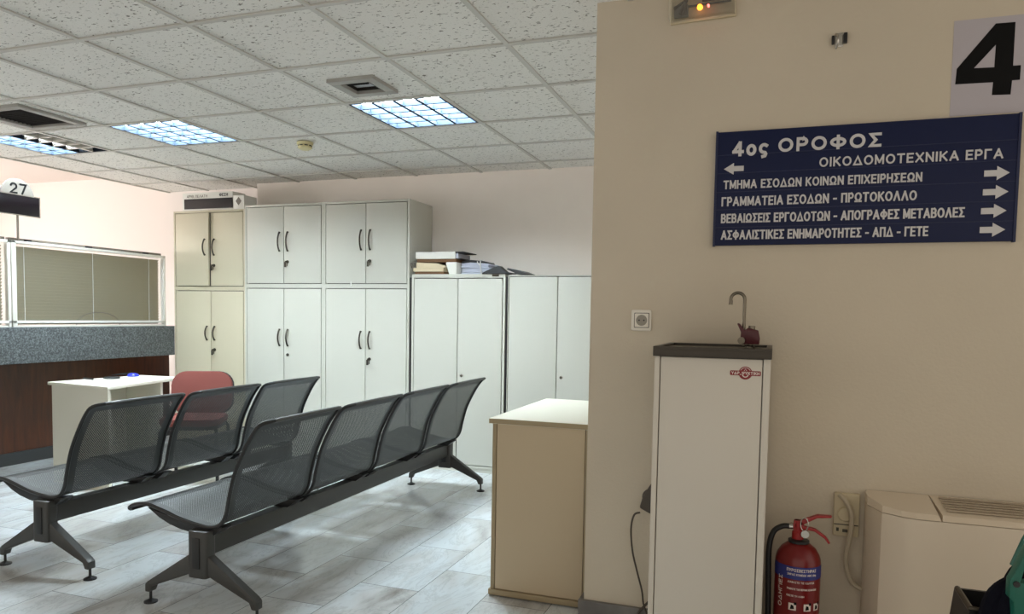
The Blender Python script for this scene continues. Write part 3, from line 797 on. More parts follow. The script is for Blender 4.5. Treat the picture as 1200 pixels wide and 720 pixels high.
for sx in (-1, 1):
    MB().tube([CM @ Vector((sx * 0.18, -0.14, 0.40)), CM @ Vector((sx * 0.19, -0.17, 0.38)), CM @ Vector((sx * 0.205, -0.205, 0.0))], 0.012, 10).build('leg', M['black'], t)
    MB().tube([CM @ Vector((sx * 0.18, 0.16, 0.40)), CM @ Vector((sx * 0.19, 0.19, 0.38)), CM @ Vector((sx * 0.205, 0.25, 0.0))], 0.012, 10).build('leg', M['black'], t)
    MB().tube(catmull([CM @ Vector((sx * 0.10, 0.12, 0.405)), CM @ Vector((sx * 0.10, 0.21, 0.415)), CM @ Vector((sx * 0.10, 0.255, 0.47)), bk @ Vector((sx * 0.10, 0.026, -0.02))]), 0.011, 8).build('back_bar', M['black'], t)

# ------------------------------------------------------------------ waiting benches
PROF = catmull([(-0.405, 0.384), (-0.385, 0.402), (-0.345, 0.417), (-0.285, 0.421), (-0.21, 0.404), (-0.12, 0.379), (-0.02, 0.362), (0.045, 0.359), (0.092, 0.377),
                (0.120, 0.420), (0.136, 0.49), (0.164, 0.59), (0.205, 0.677), (0.246, 0.748), (0.285, 0.796), (0.318, 0.812)], 4)
SW = 0.565
def bench_seat(y0, parent):
    pr = [Vector((p[0], p[1])) for p in [(v.x, v.y) for v in PROF]]
    ln = [0]
    for a, b in zip(pr, pr[1:]): ln.append(ln[-1] + (b - a).length)
    Lt = ln[-1]
    bm = bmesh.new(); uvl = bm.loops.layers.uv.new('UVMap')
    NU = 16; rows = []
    R0 = 0.05
    def inset(v):
        o = 0
        for dist, r in ((v, 0.03), (Lt - v, R0)):
            if dist < r: o = max(o, r - math.sqrt(max(0, r * r - (r - dist) ** 2)))
        return o
    for p, v in zip(pr, ln):
        i = inset(v)
        rows.append([(bm.verts.new((p[0], y0 + i + (SW - 2 * i) * q / NU, p[1])), i + (SW - 2 * i) * q / NU, v / Lt) for q in range(NU + 1)])
    for A, Bq in zip(rows, rows[1:]):
        for q in range(NU):
            vs = (A[q], A[q + 1], Bq[q + 1], Bq[q])
            f = bm.faces.new([w[0] for w in vs])
            for lp, w in zip(f.loops, vs): lp[uvl].uv = (w[1], w[2])
    bmesh.ops.recalc_face_normals(bm, faces=bm.faces[:])
    # UV v runs 0..1 along the sheet; stretch the holes back to metres in v
    for f in bm.faces:
        for lp in f.loops: lp[uvl].uv = (lp[uvl].uv[0], lp[uvl].uv[1] * Lt)
    s = MB(); s.bm.free(); s.bm = bm
    seat = s.build('seat', M['perf'], parent)
    for side in (0, 1):
        pts = []
        for p, v in zip(pr, ln):
            i = inset(v); pts.append((p[0], y0 + (i if side == 0 else SW - i), p[1]))
        MB().tube(pts, 0.0085, 8).build('side_rim', M['benchd'], seat)
    e = pr[-1]; MB().tube([(e[0], y0 + R0, e[1]), (e[0] + 0.002, y0 + SW / 2, e[1] + 0.002), (e[0], y0 + SW - R0, e[1])], 0.009, 8).build('top_rail', M['bench'], seat)
    e = pr[0]; MB().tube([(e[0], y0 + 0.03, e[1]), (e[0], y0 + SW / 2, e[1]), (e[0], y0 + SW - 0.03, e[1])], 0.008, 8).build('front_rail', M['bench'], seat)
    for yy in (y0 + 0.006, y0 + SW - 0.066):
        b = MB().prism([(-0.30, 0.405), (-0.22, 0.388), (0.0, 0.352), (0.085, 0.362), (0.10, 0.36), (0.05, 0.322), (-0.06, 0.322), (-0.12, 0.330), (-0.18, 0.345), (-0.235, 0.368), (-0.285, 0.398)], 'y', yy, yy + 0.06, bev=0.003)
        b.build('mounting_bracket', M['benchd'], seat)
    return seat
def bench_leg(y, parent):
    leg = MB()
    leg.prism(round_poly(-0.048, 0.048, y - 0.032, y + 0.032, 0.015, 3), 'z', 0.150, 0.345, bev=0.004)
    for sx in (-1, 1):
        pts = [(sx * 0.02, 0.235), (sx * 0.045, 0.245), (sx * 0.272, 0.098), (sx * 0.287, 0.085), (sx * 0.287, 0.050), (sx * 0.262, 0.050), (sx * 0.250, 0.078), (sx * 0.05, 0.158), (sx * 0.02, 0.158)]
        leg.prism(pts, 'y', y - 0.02, y + 0.02, bev=0.006)
    o = leg.build('leg', M['bench'], parent)
    MB().box(-0.018, 0.018, y - 0.037, y - 0.03, 0.19, 0.318, bev=0.003).build('cover_plate', M['benchd'], o)
    for sx in (-1, 1):
        MB().lathe([(0.028, 0.0), (0.028, 0.006), (0.014, 0.012), (0.006, 0.016), (0.006, 0.052)], (sx * 0.2745, y, 0), 16).build('foot', M['black'], o)
    return o
def bench(X, ys, pitch, n, label):
    t = thing('waiting_bench', label, 'bench', (0, 0, 0), 'perforated steel waiting benches')
    ye = ys + pitch * (n - 1) + SW
    MB().box(-0.03, 0.03, ys + 0.0, ye, 0.236, 0.322, bev=0.004).build('beam', M['bench'], t)
    bench_leg(ys - 0.005, t); bench_leg(ye + 0.02, t)
    for k in range(n): bench_seat(ys + pitch * k, t)
    t.location = (X, 0, 0)
    return t
bench(-2.2, 2.42, 0.608, 4, 'four seat dark grey perforated steel bench nearest the camera')
bench(-3.215, 2.525, 0.612, 3, 'three seat perforated steel bench behind, in front of the desk')

# ------------------------------------------------------------------ beige low cabinet at the wall end
t = thing('low_cabinet', 'waist high beige cabinet with white top at the wall end', 'cabinet', (-0.94, 3.45, 0))
CX0, CX1, CY0, CY1 = -1.155, -0.722, 3.031, 3.88
MB().box(CX0 - 0.014, CX1 + 0.014, CY0 - 0.008, CY1 + 0.01, 0.774, 0.798, bev=0.002).build('top_board', M['desk'], t)
MB().box(CX0 - 0.014, CX1 + 0.014, CY0 - 0.0105, CY0 - 0.006, 0.7755, 0.7965).box(CX0, CX0 + 0.018, CY0, CY1, 0.03, 0.774, bev=0.001).box(CX1 - 0.012, CX1, CY0, CY1, 0.03, 0.774, bev=0.001).build('side_edge', M['beigee'], t)
MB().box(CX0 + 0.021, CX1 - 0.015, CY0 + 0.002, CY0 + 0.02, 0.034, 0.774).build('front_panel', M['beige'], t)
MB().box(CX0 - 0.008, CX1 + 0.004, CY0 - 0.008, CY1, 0.006, 0.031, bev=0.002).build('base_board', M['beigee'], t)
MB().box(CX0 + 0.01, CX1 - 0.01, CY0 + 0.01, CY1 - 0.02, 0.0, 0.006).build('underside', M['black'], t, smooth=False)

# ------------------------------------------------------------------ directory sign and paper 4
t = thing('directory_sign', 'dark blue directory sign with white Greek lettering on the wall', 'sign', (0.25, YW, 1.72))
SX0, SX1, SZ0, SZ1 = -0.219, 0.721, 1.518, 1.925
MB().box(SX0, SX1, YW - 0.016, YW, SZ0, SZ1, bev=0.002).build('board', M['blue'], t)
YS = YW - 0.0162
bz = [SZ1 - 0.083, SZ1 - 0.148, SZ1 - 0.215, SZ1 - 0.278, SZ1 - 0.342]
g = MB()
for z in bz: g.box(SX0 + 0.002, SX1 - 0.002, YS - 0.0004, YS + 0.001, z - 0.0012, z + 0.0012)
g.build('slat_grooves', M['blue2'], t, smooth=False)
MB().box(SX0 - 0.004, SX0 + 0.004, YW - 0.018, YW, SZ0 - 0.003, SZ1 + 0.003).build('end_rail', M['blue2'], t)
MB().box(SX1 - 0.004, SX1 + 0.004, YW - 0.018, YW, SZ0 - 0.003, SZ1 + 0.003).build('end_rail', M['blue2'], t)
def sline(txt, lb, lt, rb, bold, name='lettering'):
    q = lambda p: at(820 + p[0] / 3.158, 120 + p[1] / 3.158, YW - 0.017)
    a, b, c = q(lb), q(lt), q(rb)
    return text_mesh(name, txt, M['letter'], t, a.x, c.x, (a.z + c.z) / 2, (a.z + c.z) / 2 + (b.z - a.z), YS, 0.0015, bold)
sline('ΟΙΚΟΔΟΜΟΤΕΧΝΙΚΑ ΕΡΓΑ', (442, 240), (442, 205), (1123, 207), 0.19)
sline('ΤΜΗΜΑ ΕΣΟΔΩΝ ΚΟΙΝΩΝ ΕΠΙΧΕΙΡΗΣΕΩΝ', (87, 325), (87, 293), (823, 290), 0.19)
sline('ΓΡΑΜΜΑΤΕΙΑ ΕΣΟΔΩΝ - ΠΡΩΤΟΚΟΛΛΟ', (80, 388), (80, 354), (803, 360), 0.19)
sline('ΒΕΒΑΙΩΣΕΙΣ ΕΡΓΟΔΟΤΩΝ - ΑΠΟΓΡΑΦΕΣ ΜΕΤΑΒΟΛΕΣ', (78, 452), (78, 418), (980, 421), 0.19)
sline('ΑΣΦΑΛΙΣΤΙΚΕΣ ΕΝΗΜΑΡΟΤΗΤΕΣ - ΑΠΔ - ΓΕΤΕ', (78, 512), (78, 478), (845, 492), 0.19)
sline('4ος', (120, 202), (120, 147), (252, 194), 0.23)
sline('ΟΡΟΦΟΣ', (290, 186), (290, 135), (672, 163), 0.23)
def arrow(cx, cy, sgn, L, hh):
    q = at(820 + cx / 3.158, 120 + cy / 3.158, YW - 0.017)
    L *= 0.00078 if sgn > 0 else 0.0009; hh *= 0.0009; a = L / 2
    pts = [(-a, -hh * 0.22), (0.0, -hh * 0.22), (0.0, -hh / 2), (a, 0), (0.0, hh / 2), (0.0, hh * 0.22), (-a, hh * 0.22)]
    MB().prism([(q.x + sgn * u, q.z + v) for u, v in pts], 'y', YS - 0.0015, YS).build('arrow', M['letter'], t, smooth=False)
arrow(126, 246, -1, 76, 46)
for c in ((1100, 262), (1095, 332), (1088, 402), (1083, 472)): arrow(*c, 1, 92, 50)

t = thing('numbered_paper', 'sheet of paper with a large black 4 above the blue sign', 'paper notice', (0.63, YW, 2.08))
MB().box(0.522, 0.736, YW - 0.0015, YW, 1.932, 2.240).build('sheet', M['paper'], t)
a, b = at(1119, 98, YW), at(1197, 26, YW)
b4 = MB()
q4 = [at(760 + u / 2.727, v / 2.727, YW - 0.002) for u, v in ((1110, 75), (1173, 70), (1165, 210), (1190, 208), (1187, 255), (1162, 257), (1157, 302), (1097, 304), (1101, 263), (980, 270), (985, 220), (1040, 218), (1105, 215), (1110, 143))]
P = [(v.x, v.z) for v in q4]
for idx in ((0, 13, 11, 10), (10, 11, 12, 8, 9), (0, 1, 2, 5, 12, 13), (2, 3, 4, 5), (12, 5, 6, 7, 8)):
    b4.prism([P[i] for i in idx], 'y', YW - 0.0022, YW - 0.0012)
b4.build('number', M['ink'], t, smooth=False)

# ------------------------------------------------------------------ emergency light, clip, socket, thermostat
t = thing('emergency_light', 'clear cased emergency light with amber lamp at the wall top', 'emergency light', (-0.28, YW, 2.37))
EM = Matrix.Translation((-0.285, YW, 2.378)) @ Matrix.Rotation(math.radians(-1.5), 4, 'Y')
MB().box(-0.116, 0.116, -0.012, 0.0, -0.047, 0.047, bev=0.003, mx=EM).build('back_plate', M['plated'], t)
MB().box(-0.118, 0.118, -0.058, -0.012, -0.046, 0.046, bev=0.008, mx=EM).build('clear_cover', M['clear'], t)
s = MB().tube([EM @ Vector(v) for v in ((-0.10, -0.03, 0.0), (-0.05, -0.03, 0.03), (-0.07, -0.03, -0.02))], 0.006, 6)
s.tube([EM @ Vector(v) for v in ((-0.062, -0.035, 0.016), (-0.062, -0.035, 0.0), (-0.075, -0.035, -0.025))], 0.008, 6)
s.box(0.0, 0.09, -0.035, -0.025, 0.012, 0.026, mx=EM).box(-0.06, 0.10, -0.028, -0.024, 0.0, 0.006, mx=EM)
s.build('wiring', M['guts'], t)
MB().box(-0.10, -0.05, -0.03, -0.014, -0.03, 0.01, mx=EM).build('battery', M['plinth'], t)
MB().lathe([(0.003, -0.042), (0.009, -0.040), (0.010, -0.03), (0.006, -0.02)], EM @ Vector((-0.008, 0, -0.008)), 14, 'y').build('amber_lamp', M['amber'], t)
MB().lathe([(0.002, -0.045), (0.004, -0.042), (0.004, -0.03)], EM @ Vector((0.022, 0, -0.008)), 12, 'y').build('red_indicator', M['ledred'], t)

p = at(983, 48, YW)
t = thing('cable_clip', 'small metal cable clip on the bare wall left of the 4', 'clip', p)
s = MB()
s.box(p.x - 0.012, p.x + 0.014, YW - 0.004, YW, p.z - 0.022, p.z + 0.026, bev=0.001)
s.tube(catmull([(p.x - 0.008, YW - 0.003, p.z - 0.026), (p.x - 0.004, YW - 0.016, p.z - 0.01), (p.x - 0.004, YW - 0.018, p.z + 0.01), (p.x - 0.010, YW - 0.003, p.z + 0.022)]), 0.004, 8)
s.build('clip_body', M['chrome'], t)
MB().box(p.x - 0.023, p.x - 0.014, YW - 0.014, YW, p.z - 0.012, p.z + 0.016, bev=0.002).box(p.x + 0.014, p.x + 0.026, YW - 0.016, YW, p.z - 0.012, p.z + 0.022, bev=0.002).build('rubber_pad', M['black'], t)

a, b = at(740, 387.5, YW), at(764, 363.5, YW)
t = thing('power_socket', 'white power socket on the wall left of the tap', 'socket', ((a.x + b.x) / 2, YW, (a.z + b.z) / 2))
cx, cz = (a.x + b.x) / 2 + 0.002, (a.z + b.z) / 2
MB().prism(round_poly(a.x, b.x, a.z, b.z, 0.006, 3), 'y', YW - 0.012, YW, bev=0.003).build('frame', M['plate'], t)
MB().prism(round_poly(cx - 0.0285, cx + 0.0285, cz - 0.0285, cz + 0.0285, 0.003, 3), 'y', YW - 0.0126, YW - 0.0112).build('insert_gap', M['cabled'], t)
MB().prism(round_poly(cx - 0.026, cx + 0.026, cz - 0.026, cz + 0.026, 0.003, 3), 'y', YW - 0.0145, YW - 0.0115).build('insert', M['plate'], t)
MB().lathe([(0.021, -0.0150), (0.021, -0.0144)], (cx, YW, cz), 24, 'y').build('well', M['well'], t)
MB().lathe([(0.003, -0.0156), (0.003, -0.015)], (cx - 0.009, YW, cz), 10, 'y').lathe([(0.003, -0.0156), (0.003, -0.015)], (cx + 0.009, YW, cz), 10, 'y').build('contacts', M['black'], t)

a, b = at(975.5, 626, YW), at(1007.5, 579, YW)
t = thing('thermostat', 'yellowed thermostat plate with round dial left of the heater', 'thermostat', ((a.x + b.x) / 2, YW, (a.z + b.z) / 2))
MB().box(a.x, b.x, YW - 0.018, YW, a.z, b.z, bev=0.004).build('plate', M['plated'], t)
cx, cz = (a.x + b.x) / 2 - 0.004, (a.z + b.z) / 2 + 0.004
MB().lathe([(0.026, -0.018), (0.026, -0.024), (0.023, -0.027)], (cx, YW, cz), 24, 'y').build('dial', M['plated'], t)
MB().box(a.x + 0.002, b.x - 0.002, YW - 0.0186, YW - 0.0178, a.z + 0.040, a.z + 0.044).build('groove', M['cabled'], t)
MB().box(a.x + 0.010, a.x + 0.018, YW - 0.022, YW - 0.017, a.z + 0.018, a.z + 0.030).box(a.x + 0.030, a.x + 0.046, YW - 0.022, YW - 0.017, a.z + 0.016, a.z + 0.026).build('switch', M['handle'], t)
yk = YW - 0.041
q = [at(984, 580, YW - 0.030), at(991, 588, yk), at(998, 604, yk), at(996, 630, yk), at(991, 655, yk), at(996, 679, yk), at(1006, 689, yk), at(1017, 692, yk)]
o = MB().tube(catmull(q), 0.0085, 10).build('heater_cable', M['cable']); tag(o, 'grey cable looping from the thermostat into the heater', 'cable')

# ------------------------------------------------------------------ water cooler
t = thing('water_cooler', 'tall white water cooler with dark steel top against the wall', 'water cooler', (-0.185, 2.62, 0))
KX0, KX1, KY0, KY1 = -0.362, -0.006, 2.415, 2.795
MB().box(KX0, KX0 + 0.017, KY0, KY1, 0.02, 1.128, bev=0.002).box(KX1 - 0.021, KX1, KY0, KY1, 0.02, 1.128, bev=0.002).box(KX0 + 0.017, KX1 - 0.021, KY0 + 0.03, KY1, 0.02, 1.128).build('cabinet_body', M['cool'], t)
MB().box(KX0 + 0.020, KX1 - 0.024, KY0 + 0.001, KY0 + 0.02, 0.03, 1.126, bev=0.002).build('front_panel', M['cool'], t)
MB().box(KX0 + 0.01, KX1 - 0.01, KY0 + 0.03, KY1 - 0.01, 0, 0.02).build('base', M['black'], t)
s = MB()
za, zb = 1.128, 1.160
s.box(KX0 - 0.004, KX1 + 0.003, KY0 - 0.015, KY1 + 0.01, za, zb - 0.008, bev=0.002)
x0, x1, y0, y1 = KX0 - 0.004, KX1 + 0.003, KY0 - 0.015, KY1 + 0.01
for bxs in ((x0, x1, y0, y0 + 0.018), (x0, x1, y1 - 0.018, y1), (x0, x0 + 0.018, y0 + 0.018, y1 - 0.018), (x1 - 0.018, x1, y0 + 0.018, y1 - 0.018)):
    s.box(*bxs, zb - 0.010, zb, bev=0.002)
s.build('basin_top', M['dsteel'], t)
tx, ty = -0.098, 2.66
s = MB()
pts = [(tx, ty, 1.16), (tx, ty, 1.30)]
for q in range(0, 13):
    a = PI * q / 12 * 1.08
    pts.append((tx - 0.023 + 0.023 * math.cos(a), ty, 1.318 + 0.023 * math.sin(a)))
pts.append((pts[-1][0] - 0.001, ty, pts[-1][2] - 0.012))
s.tube(pts, [0.0055] * (len(pts) - 2) + [0.0062, 0.0068], 12)
s.build('tap_spout', M['tap'], t)
MB().lathe([(0.016, 0.0), (0.016, 0.006), (0.009, 0.010), (0.009, 0.022)], (tx + 0.022, ty, 1.152), 16).build('tap_fitting', M['tap'], t)
MB().lathe([(0.011, 0), (0.011, 0.014)], (tx + 0.026, ty, 1.215), 14).build('cap_nut', M['tap'], t)
MB().lathe([(0.012, -0.014), (0.012, 0.004)], (tx - 0.006, ty - 0.018, 1.178), 14, 'y').build('hose_nut', M['tap'], t)
MB().prism([(tx - 0.012, 1.166), (tx + 0.052, 1.166), (tx + 0.054, 1.186), (tx + 0.048, 1.214), (tx + 0.014, 1.222), (tx + 0.004, 1.214), (tx - 0.016, 1.238), (tx - 0.022, 1.236), (tx - 0.008, 1.206)], 'y', ty - 0.022, ty + 0.02, bev=0.003).build('push_valve', M['valve'], t)
p = at(873.5, 437.5, KY0)
yl = KY0 + 0.001
lg = MB().prism(round_poly(p.x - 0.046, p.x + 0.046, p.z - 0.008, p.z + 0.007, 0.003, 2), 'y', yl - 0.0012, yl + 0.0002)
lg.lathe([(0.0205, -0.0010), (0.0205, 0.0002)], (p.x + 0.0, yl, p.z), 26, 'y')
lo = lg.build('logo_badge', M['logo'], t, smooth=False)
text_mesh('logo_lettering', 'ΥΔΡ_ΨΥΚΤΙΚΗ', M['lwhite'], lo, p.x - 0.042, p.x + 0.042, p.z - 0.005, p.z + 0.004, yl - 0.0012, 0.0006, 0.2)
rg = MB()
rg.tube([(p.x + 0.0165 * math.cos(a), yl - 0.0012, p.z + 0.0165 * math.sin(a)) for a in [math.radians(30 + 120 * q / 12) for q in range(13)]], 0.0008, 6)
rg.tube([(p.x + 0.0085 * math.cos(a), yl - 0.0012, p.z - 0.004 + 0.0085 * math.sin(a)) for a in [math.radians(185 + 170 * q / 12) for q in range(13)]], 0.0018, 6)
rg.tube([(p.x - 0.004, yl - 0.0012, p.z + 0.006), (p.x, yl - 0.0012, p.z + 0.013), (p.x + 0.004, yl - 0.0012, p.z + 0.006)], 0.0007, 6)
rg.build('logo_ring', M['lwhite'], lo)

# plug behind the cooler
yq = YW - 0.03
a = at(755, 590, yq)
t = thing('power_plug', 'dark power plug with thin cord behind the white cooler', 'plug', a)
MB().lathe([(0.030, 0.0), (0.034, -0.012), (0.030, -0.030), (0.022, -0.045)], (a.x + 0.022, YW, a.z + 0.02), 20, 'y').prism([(a.x - 0.016, a.z - 0.016), (a.x + 0.03, a.z - 0.038), (a.x + 0.045, a.z + 0.08), (a.x + 0.024, a.z + 0.078), (a.x - 0.004, a.z + 0.03)], 'y', YW - 0.05, YW - 0.004, bev=0.008).build('plug_body', M['cabled'], t)
q = [at(750, 601, yq), at(743, 604, yq), at(739.5, 620, yq), at(741, 645, yq), at(746, 668, yq), at(752, 692, yq), at(754, 708, yq), at(758, 720, yq - 0.01)]
MB().tube(catmull(q), 0.0036, 8).build('cord', M['cabled'], t)
MB().tube(catmull([at(760, 706, yq), at(754, 712, yq), at(747, 722, yq), Vector((at(742, 728, yq).x, yq, 0.006)), Vector((-0.40, yq - 0.05, 0.006))]), 0.005, 8).build('lower_cord', M['cabled'], t)

# ------------------------------------------------------------------ fire extinguisher
EX, EY, ER = 0.104, 2.655, 0.073
t = thing('fire_extinguisher', 'red fire extinguisher standing between cooler and heater', 'fire extinguisher', (EX, EY, 0))
MB().lathe([(0.055, 0.0), (0.066, 0.006), (ER, 0.03), (ER, 0.43), (0.0715, 0.447), (0.066, 0.464), (0.055, 0.482), (0.038, 0.496), (0.022, 0.502), (0.022, 0.51)], (EX, EY, 0), 48).build('cylinder', M['ext'], t)
MB().lathe([(0.034, 0.500), (0.034, 0.508), (0.026, 0.512)], (EX, EY, 0), 28).build('collar', M['black'], t)
MB().lathe([(0.019, 0.505), (0.019, 0.535), (0.014, 0.54), (0.014, 0.575)], (EX - 0.004, EY, 0), 20).box(EX - 0.018, EX + 0.014, EY - 0.012, EY + 0.012, 0.535, 0.575, bev=0.004).build('valve_body', M['extd'], t)
s = MB()
s.prism([(EX - 0.02, 0.562), (EX + 0.0, 0.574), (EX + 0.055, 0.600), (EX + 0.10, 0.601), (EX + 0.098, 0.595), (EX + 0.055, 0.590), (EX + 0.0, 0.556), (EX - 0.02, 0.546)], 'y', EY - 0.012, EY + 0.012, bev=0.002)
s.build('carrying_lever', M['extd'], t)
s = MB(); s.prism([(EX + 0.0, 0.560), (EX + 0.05, 0.552), (EX + 0.085, 0.528), (EX + 0.098, 0.508), (EX + 0.092, 0.506), (EX + 0.078, 0.523), (EX + 0.048, 0.543), (EX, 0.548)], 'y', EY - 0.01, EY + 0.01, bev=0.002)
s.build('squeeze_lever', M['extd'], t)
MB().lathe([(0.013, -0.026), (0.013, -0.012)], (EX + 0.018, EY, 0.535), 18, 'y').lathe([(0.009, -0.024), (0.009, 0.0)], (EX - 0.024, EY + 0.02, 0.551), 12, 'y').build('pressure_gauge', M['chrome'], t)
MB().tube([(EX + 0.015 + 0.012 * math.cos(a), EY - 0.016, 0.566 + 0.022 * math.sin(a)) for a in [2 * PI * q / 16 for q in range(17)]], 0.0016, 6).build('safety_pin', M['chrome'], t)
MB().tube([(EX - 0.018, EY, 0.551), (EX - 0.034, EY, 0.551)], 0.009, 12).build('hose_coupling', M['chrome'], t)
hp = [(EX - 0.032, EY, 0.551), (EX - 0.055, EY, 0.548), (EX - 0.082, EY, 0.525), (EX - 0.094, EY - 0.003, 0.47), (EX - 0.093, EY - 0.005, 0.38), (EX - 0.090, EY - 0.006, 0.26), (EX - 0.088, EY - 0.006, 0.12), (EX - 0.086, EY - 0.004, 0.06)]
MB().tube(catmull(hp), 0.0095, 12).build('hose', M['black'], t)
AIM = math.atan2(-EY, -EX)                  # the label faces the room
def wrap(r):
    def f(v):                               # v.x = arc length to the right, v.z height, v.y = 0..-depth
        a = -PI / 2 + v.x / ER + 0.04
        rr = r - v.y
        return Vector((EX + rr * math.cos(a), EY + rr * math.sin(a), v.z))
    return f
bl = MB()
for q in range(40):
    u0, u1 = -0.105 + 0.21 * q / 40, -0.105 + 0.21 * (q + 1) / 40
    w = wrap(ER + 0.0006)
    bl.quad(w(Vector((u0, 0, 0.392))), w(Vector((u1, 0, 0.392))), w(Vector((u1, 0, 0.435))), w(Vector((u0, 0, 0.435))))
bmesh.ops.remove_doubles(bl.bm, verts=bl.bm.verts[:], dist=1e-5)
blo = bl.build('label_band', M['lblue'], t)
def lab(txt, x0, x1, z0, z1, bold=0.17, m='lwhite'):
    return text_mesh('label_lettering', txt, M[m], t, x0, x1, z0, z1, 0.0, 0.0004, bold, wrap(ER + 0.0007))
lab('ΠΥΡΟΣΒΕΣΤΗΡΑΣ', -0.040, 0.058, 0.4185, 0.4285)
lab('ΞΗΡΑΣ ΚΟΝΕΩΣ ABC 6kg', -0.038, 0.058, 0.4055, 0.4125)
lab('ΔΙΑΒΑΣΤΕ ΤΙΣ ΟΔΗΓΙΕΣ', -0.036, 0.052, 0.380, 0.3865, 0.15)
lab('ΤΡΑΒΗΞΤΕ ΤΗΝ ΠΕΡΟΝΗ ΑΣΦΑΛΕΙΑΣ', -0.038, 0.062, 0.357, 0.3635, 0.15)
lab('ΠΙΕΣΤΕ ΤΗ ΛΑΒΗ', -0.038, 0.018, 0.334, 0.340, 0.15)
def vwrap(v):                               # lettering that climbs the side of the cylinder
    return wrap(ER + 0.0007)(Vector((-0.062 - v.z, v.y, v.x)))
text_mesh('label_lettering', 'ΟΔΗΓΙΕΣ', M['lwhite'], t, 0.292, 0.398, -0.007, 0.008, 0.0, 0.0004, 0.17, vwrap)
for ux in (-0.018, 0.030, 0.066):
    pc = MB(); w = wrap(ER + 0.0006)
    for q in range(6):
        u0, u1 = ux - 0.012 + 0.024 * q / 6, ux - 0.012 + 0.024 * (q + 1) / 6
        pc.quad(w(Vector((u0, 0, 0.288))), w(Vector((u1, 0, 0.288))), w(Vector((u1, 0, 0.312))), w(Vector((u0, 0, 0.312))))
    po = pc.build('pictogram', M['lwhite'], t)
    pc = MB(); w = wrap(ER + 0.0010)
    pc.quad(w(Vector((ux - 0.007, 0, 0.291))), w(Vector((ux + 0.006, 0, 0.293))), w(Vector((ux + 0.004, 0, 0.304))), w(Vector((ux - 0.004, 0, 0.307))))
    pc.quad(w(Vector((ux + 0.005, 0, 0.307))), w(Vector((ux + 0.013, 0, 0.307))), w(Vector((ux + 0.013, 0, 0.316))), w(Vector((ux + 0.005, 0, 0.316))))
    pc.build('pictogram_mark', M['ink'], po)
lab('ΠΡΟΣΟΧΗ', -0.020, 0.030, 0.262, 0.268, 0.15)
lab('ΜΗΝ ΧΡΗΣΙΜΟΠΟΙΕΙΤΕ ΣΕ ΡΕΥΜΑ', -0.050, 0.056, 0.250, 0.256, 0.15)
lab('ΕΛΕΓΧΟΣ ΚΑΘΕ ΕΤΟΣ', -0.050, 0.040, 0.238, 0.244, 0.15)

# ------------------------------------------------------------------ heater (fan coil)
t = thing('wall_heater', 'wide cream floor standing heater unit under the blue sign', 'heater', (0.9, 2.72, 0))
HX0, HX1, HF = 0.318, 1.45, 2.60
zh = 0.655
plan = [(HX0 + 0.008, YW - 0.005), (HX0, YW - 0.03), (HX0 + 0.002, YW - 0.085), (HX0 + 0.035, HF + 0.052), (HX0 + 0.09, HF + 0.014), (HX0 + 0.13, HF), (HX1 - 0.13, HF), (HX1 - 0.05, HF + 0.03), (HX1, HF + 0.09), (HX1, YW - 0.005)]
MB().prism(plan, 'z', 0.06, zh - 0.028).build('casing', M['heater'], t)
MB().box(HX0 + 0.02, HX1 - 0.03, HF + 0.06, YW - 0.01, 0, 0.06).build('plinth', M['black'], t)
def lerp_cap(x0, x1, name, m):
    b = MB(); bm = b.bm
    pts = [p for p in plan if x0 - 1e-6 <= p[0] <= x1 + 1e-6]
    if x0 > HX0 + 0.01: pts = [(x0, YW - 0.005), (x0, HF)] + [p for p in pts if p[0] > x0 and p[1] < YW - 0.006]
    if x1 < HX1: pts = pts + [(x1, HF), (x1, YW - 0.005)]
    else: pts = pts + [(HX1, YW - 0.005)] if pts[-1] != (HX1, YW - 0.005) else pts
    lo = [bm.verts.new((p[0], p[1], zh - 0.026)) for p in pts]
    cx = sum(p[0] for p in pts) / len(pts); 
    hi = []
    for p in pts:
        k = (p[1] - HF) / (YW - 0.005 - HF)
        hi.append(bm.verts.new((p[0] + (0.004 if p[0] < cx else -0.004) * (1 - k), p[1] + 0.022 * (1 - k), zh - 0.012 + 0.02 * k)))
    bm.faces.new(lo[::-1]); bm.faces.new(hi)
    for i in range(len(pts)):
        j = (i + 1) % len(pts); bm.faces.new((lo[i], lo[j], hi[j], hi[i]))
    bmesh.ops.recalc_face_normals(bm, faces=bm.faces[:])
    return b.build(name, m, t, smooth=False)
lerp_cap(HX0, 0.515, 'end_cap', M['heater'])
lerp_cap(0.518, HX1, 'top_cover', M['heater'])
s = MB()
for k in range(6):
    y = HF + 0.06 + k * 0.026
    kk = (y - HF) / (YW - 0.005 - HF)
    s.box(0.54, HX1 - 0.05, y, y + 0.010, zh - 0.010 + 0.02 * kk, zh - 0.006 + 0.02 * kk)
s.build('outlet_grille', M['heatd'], t, smooth=False)

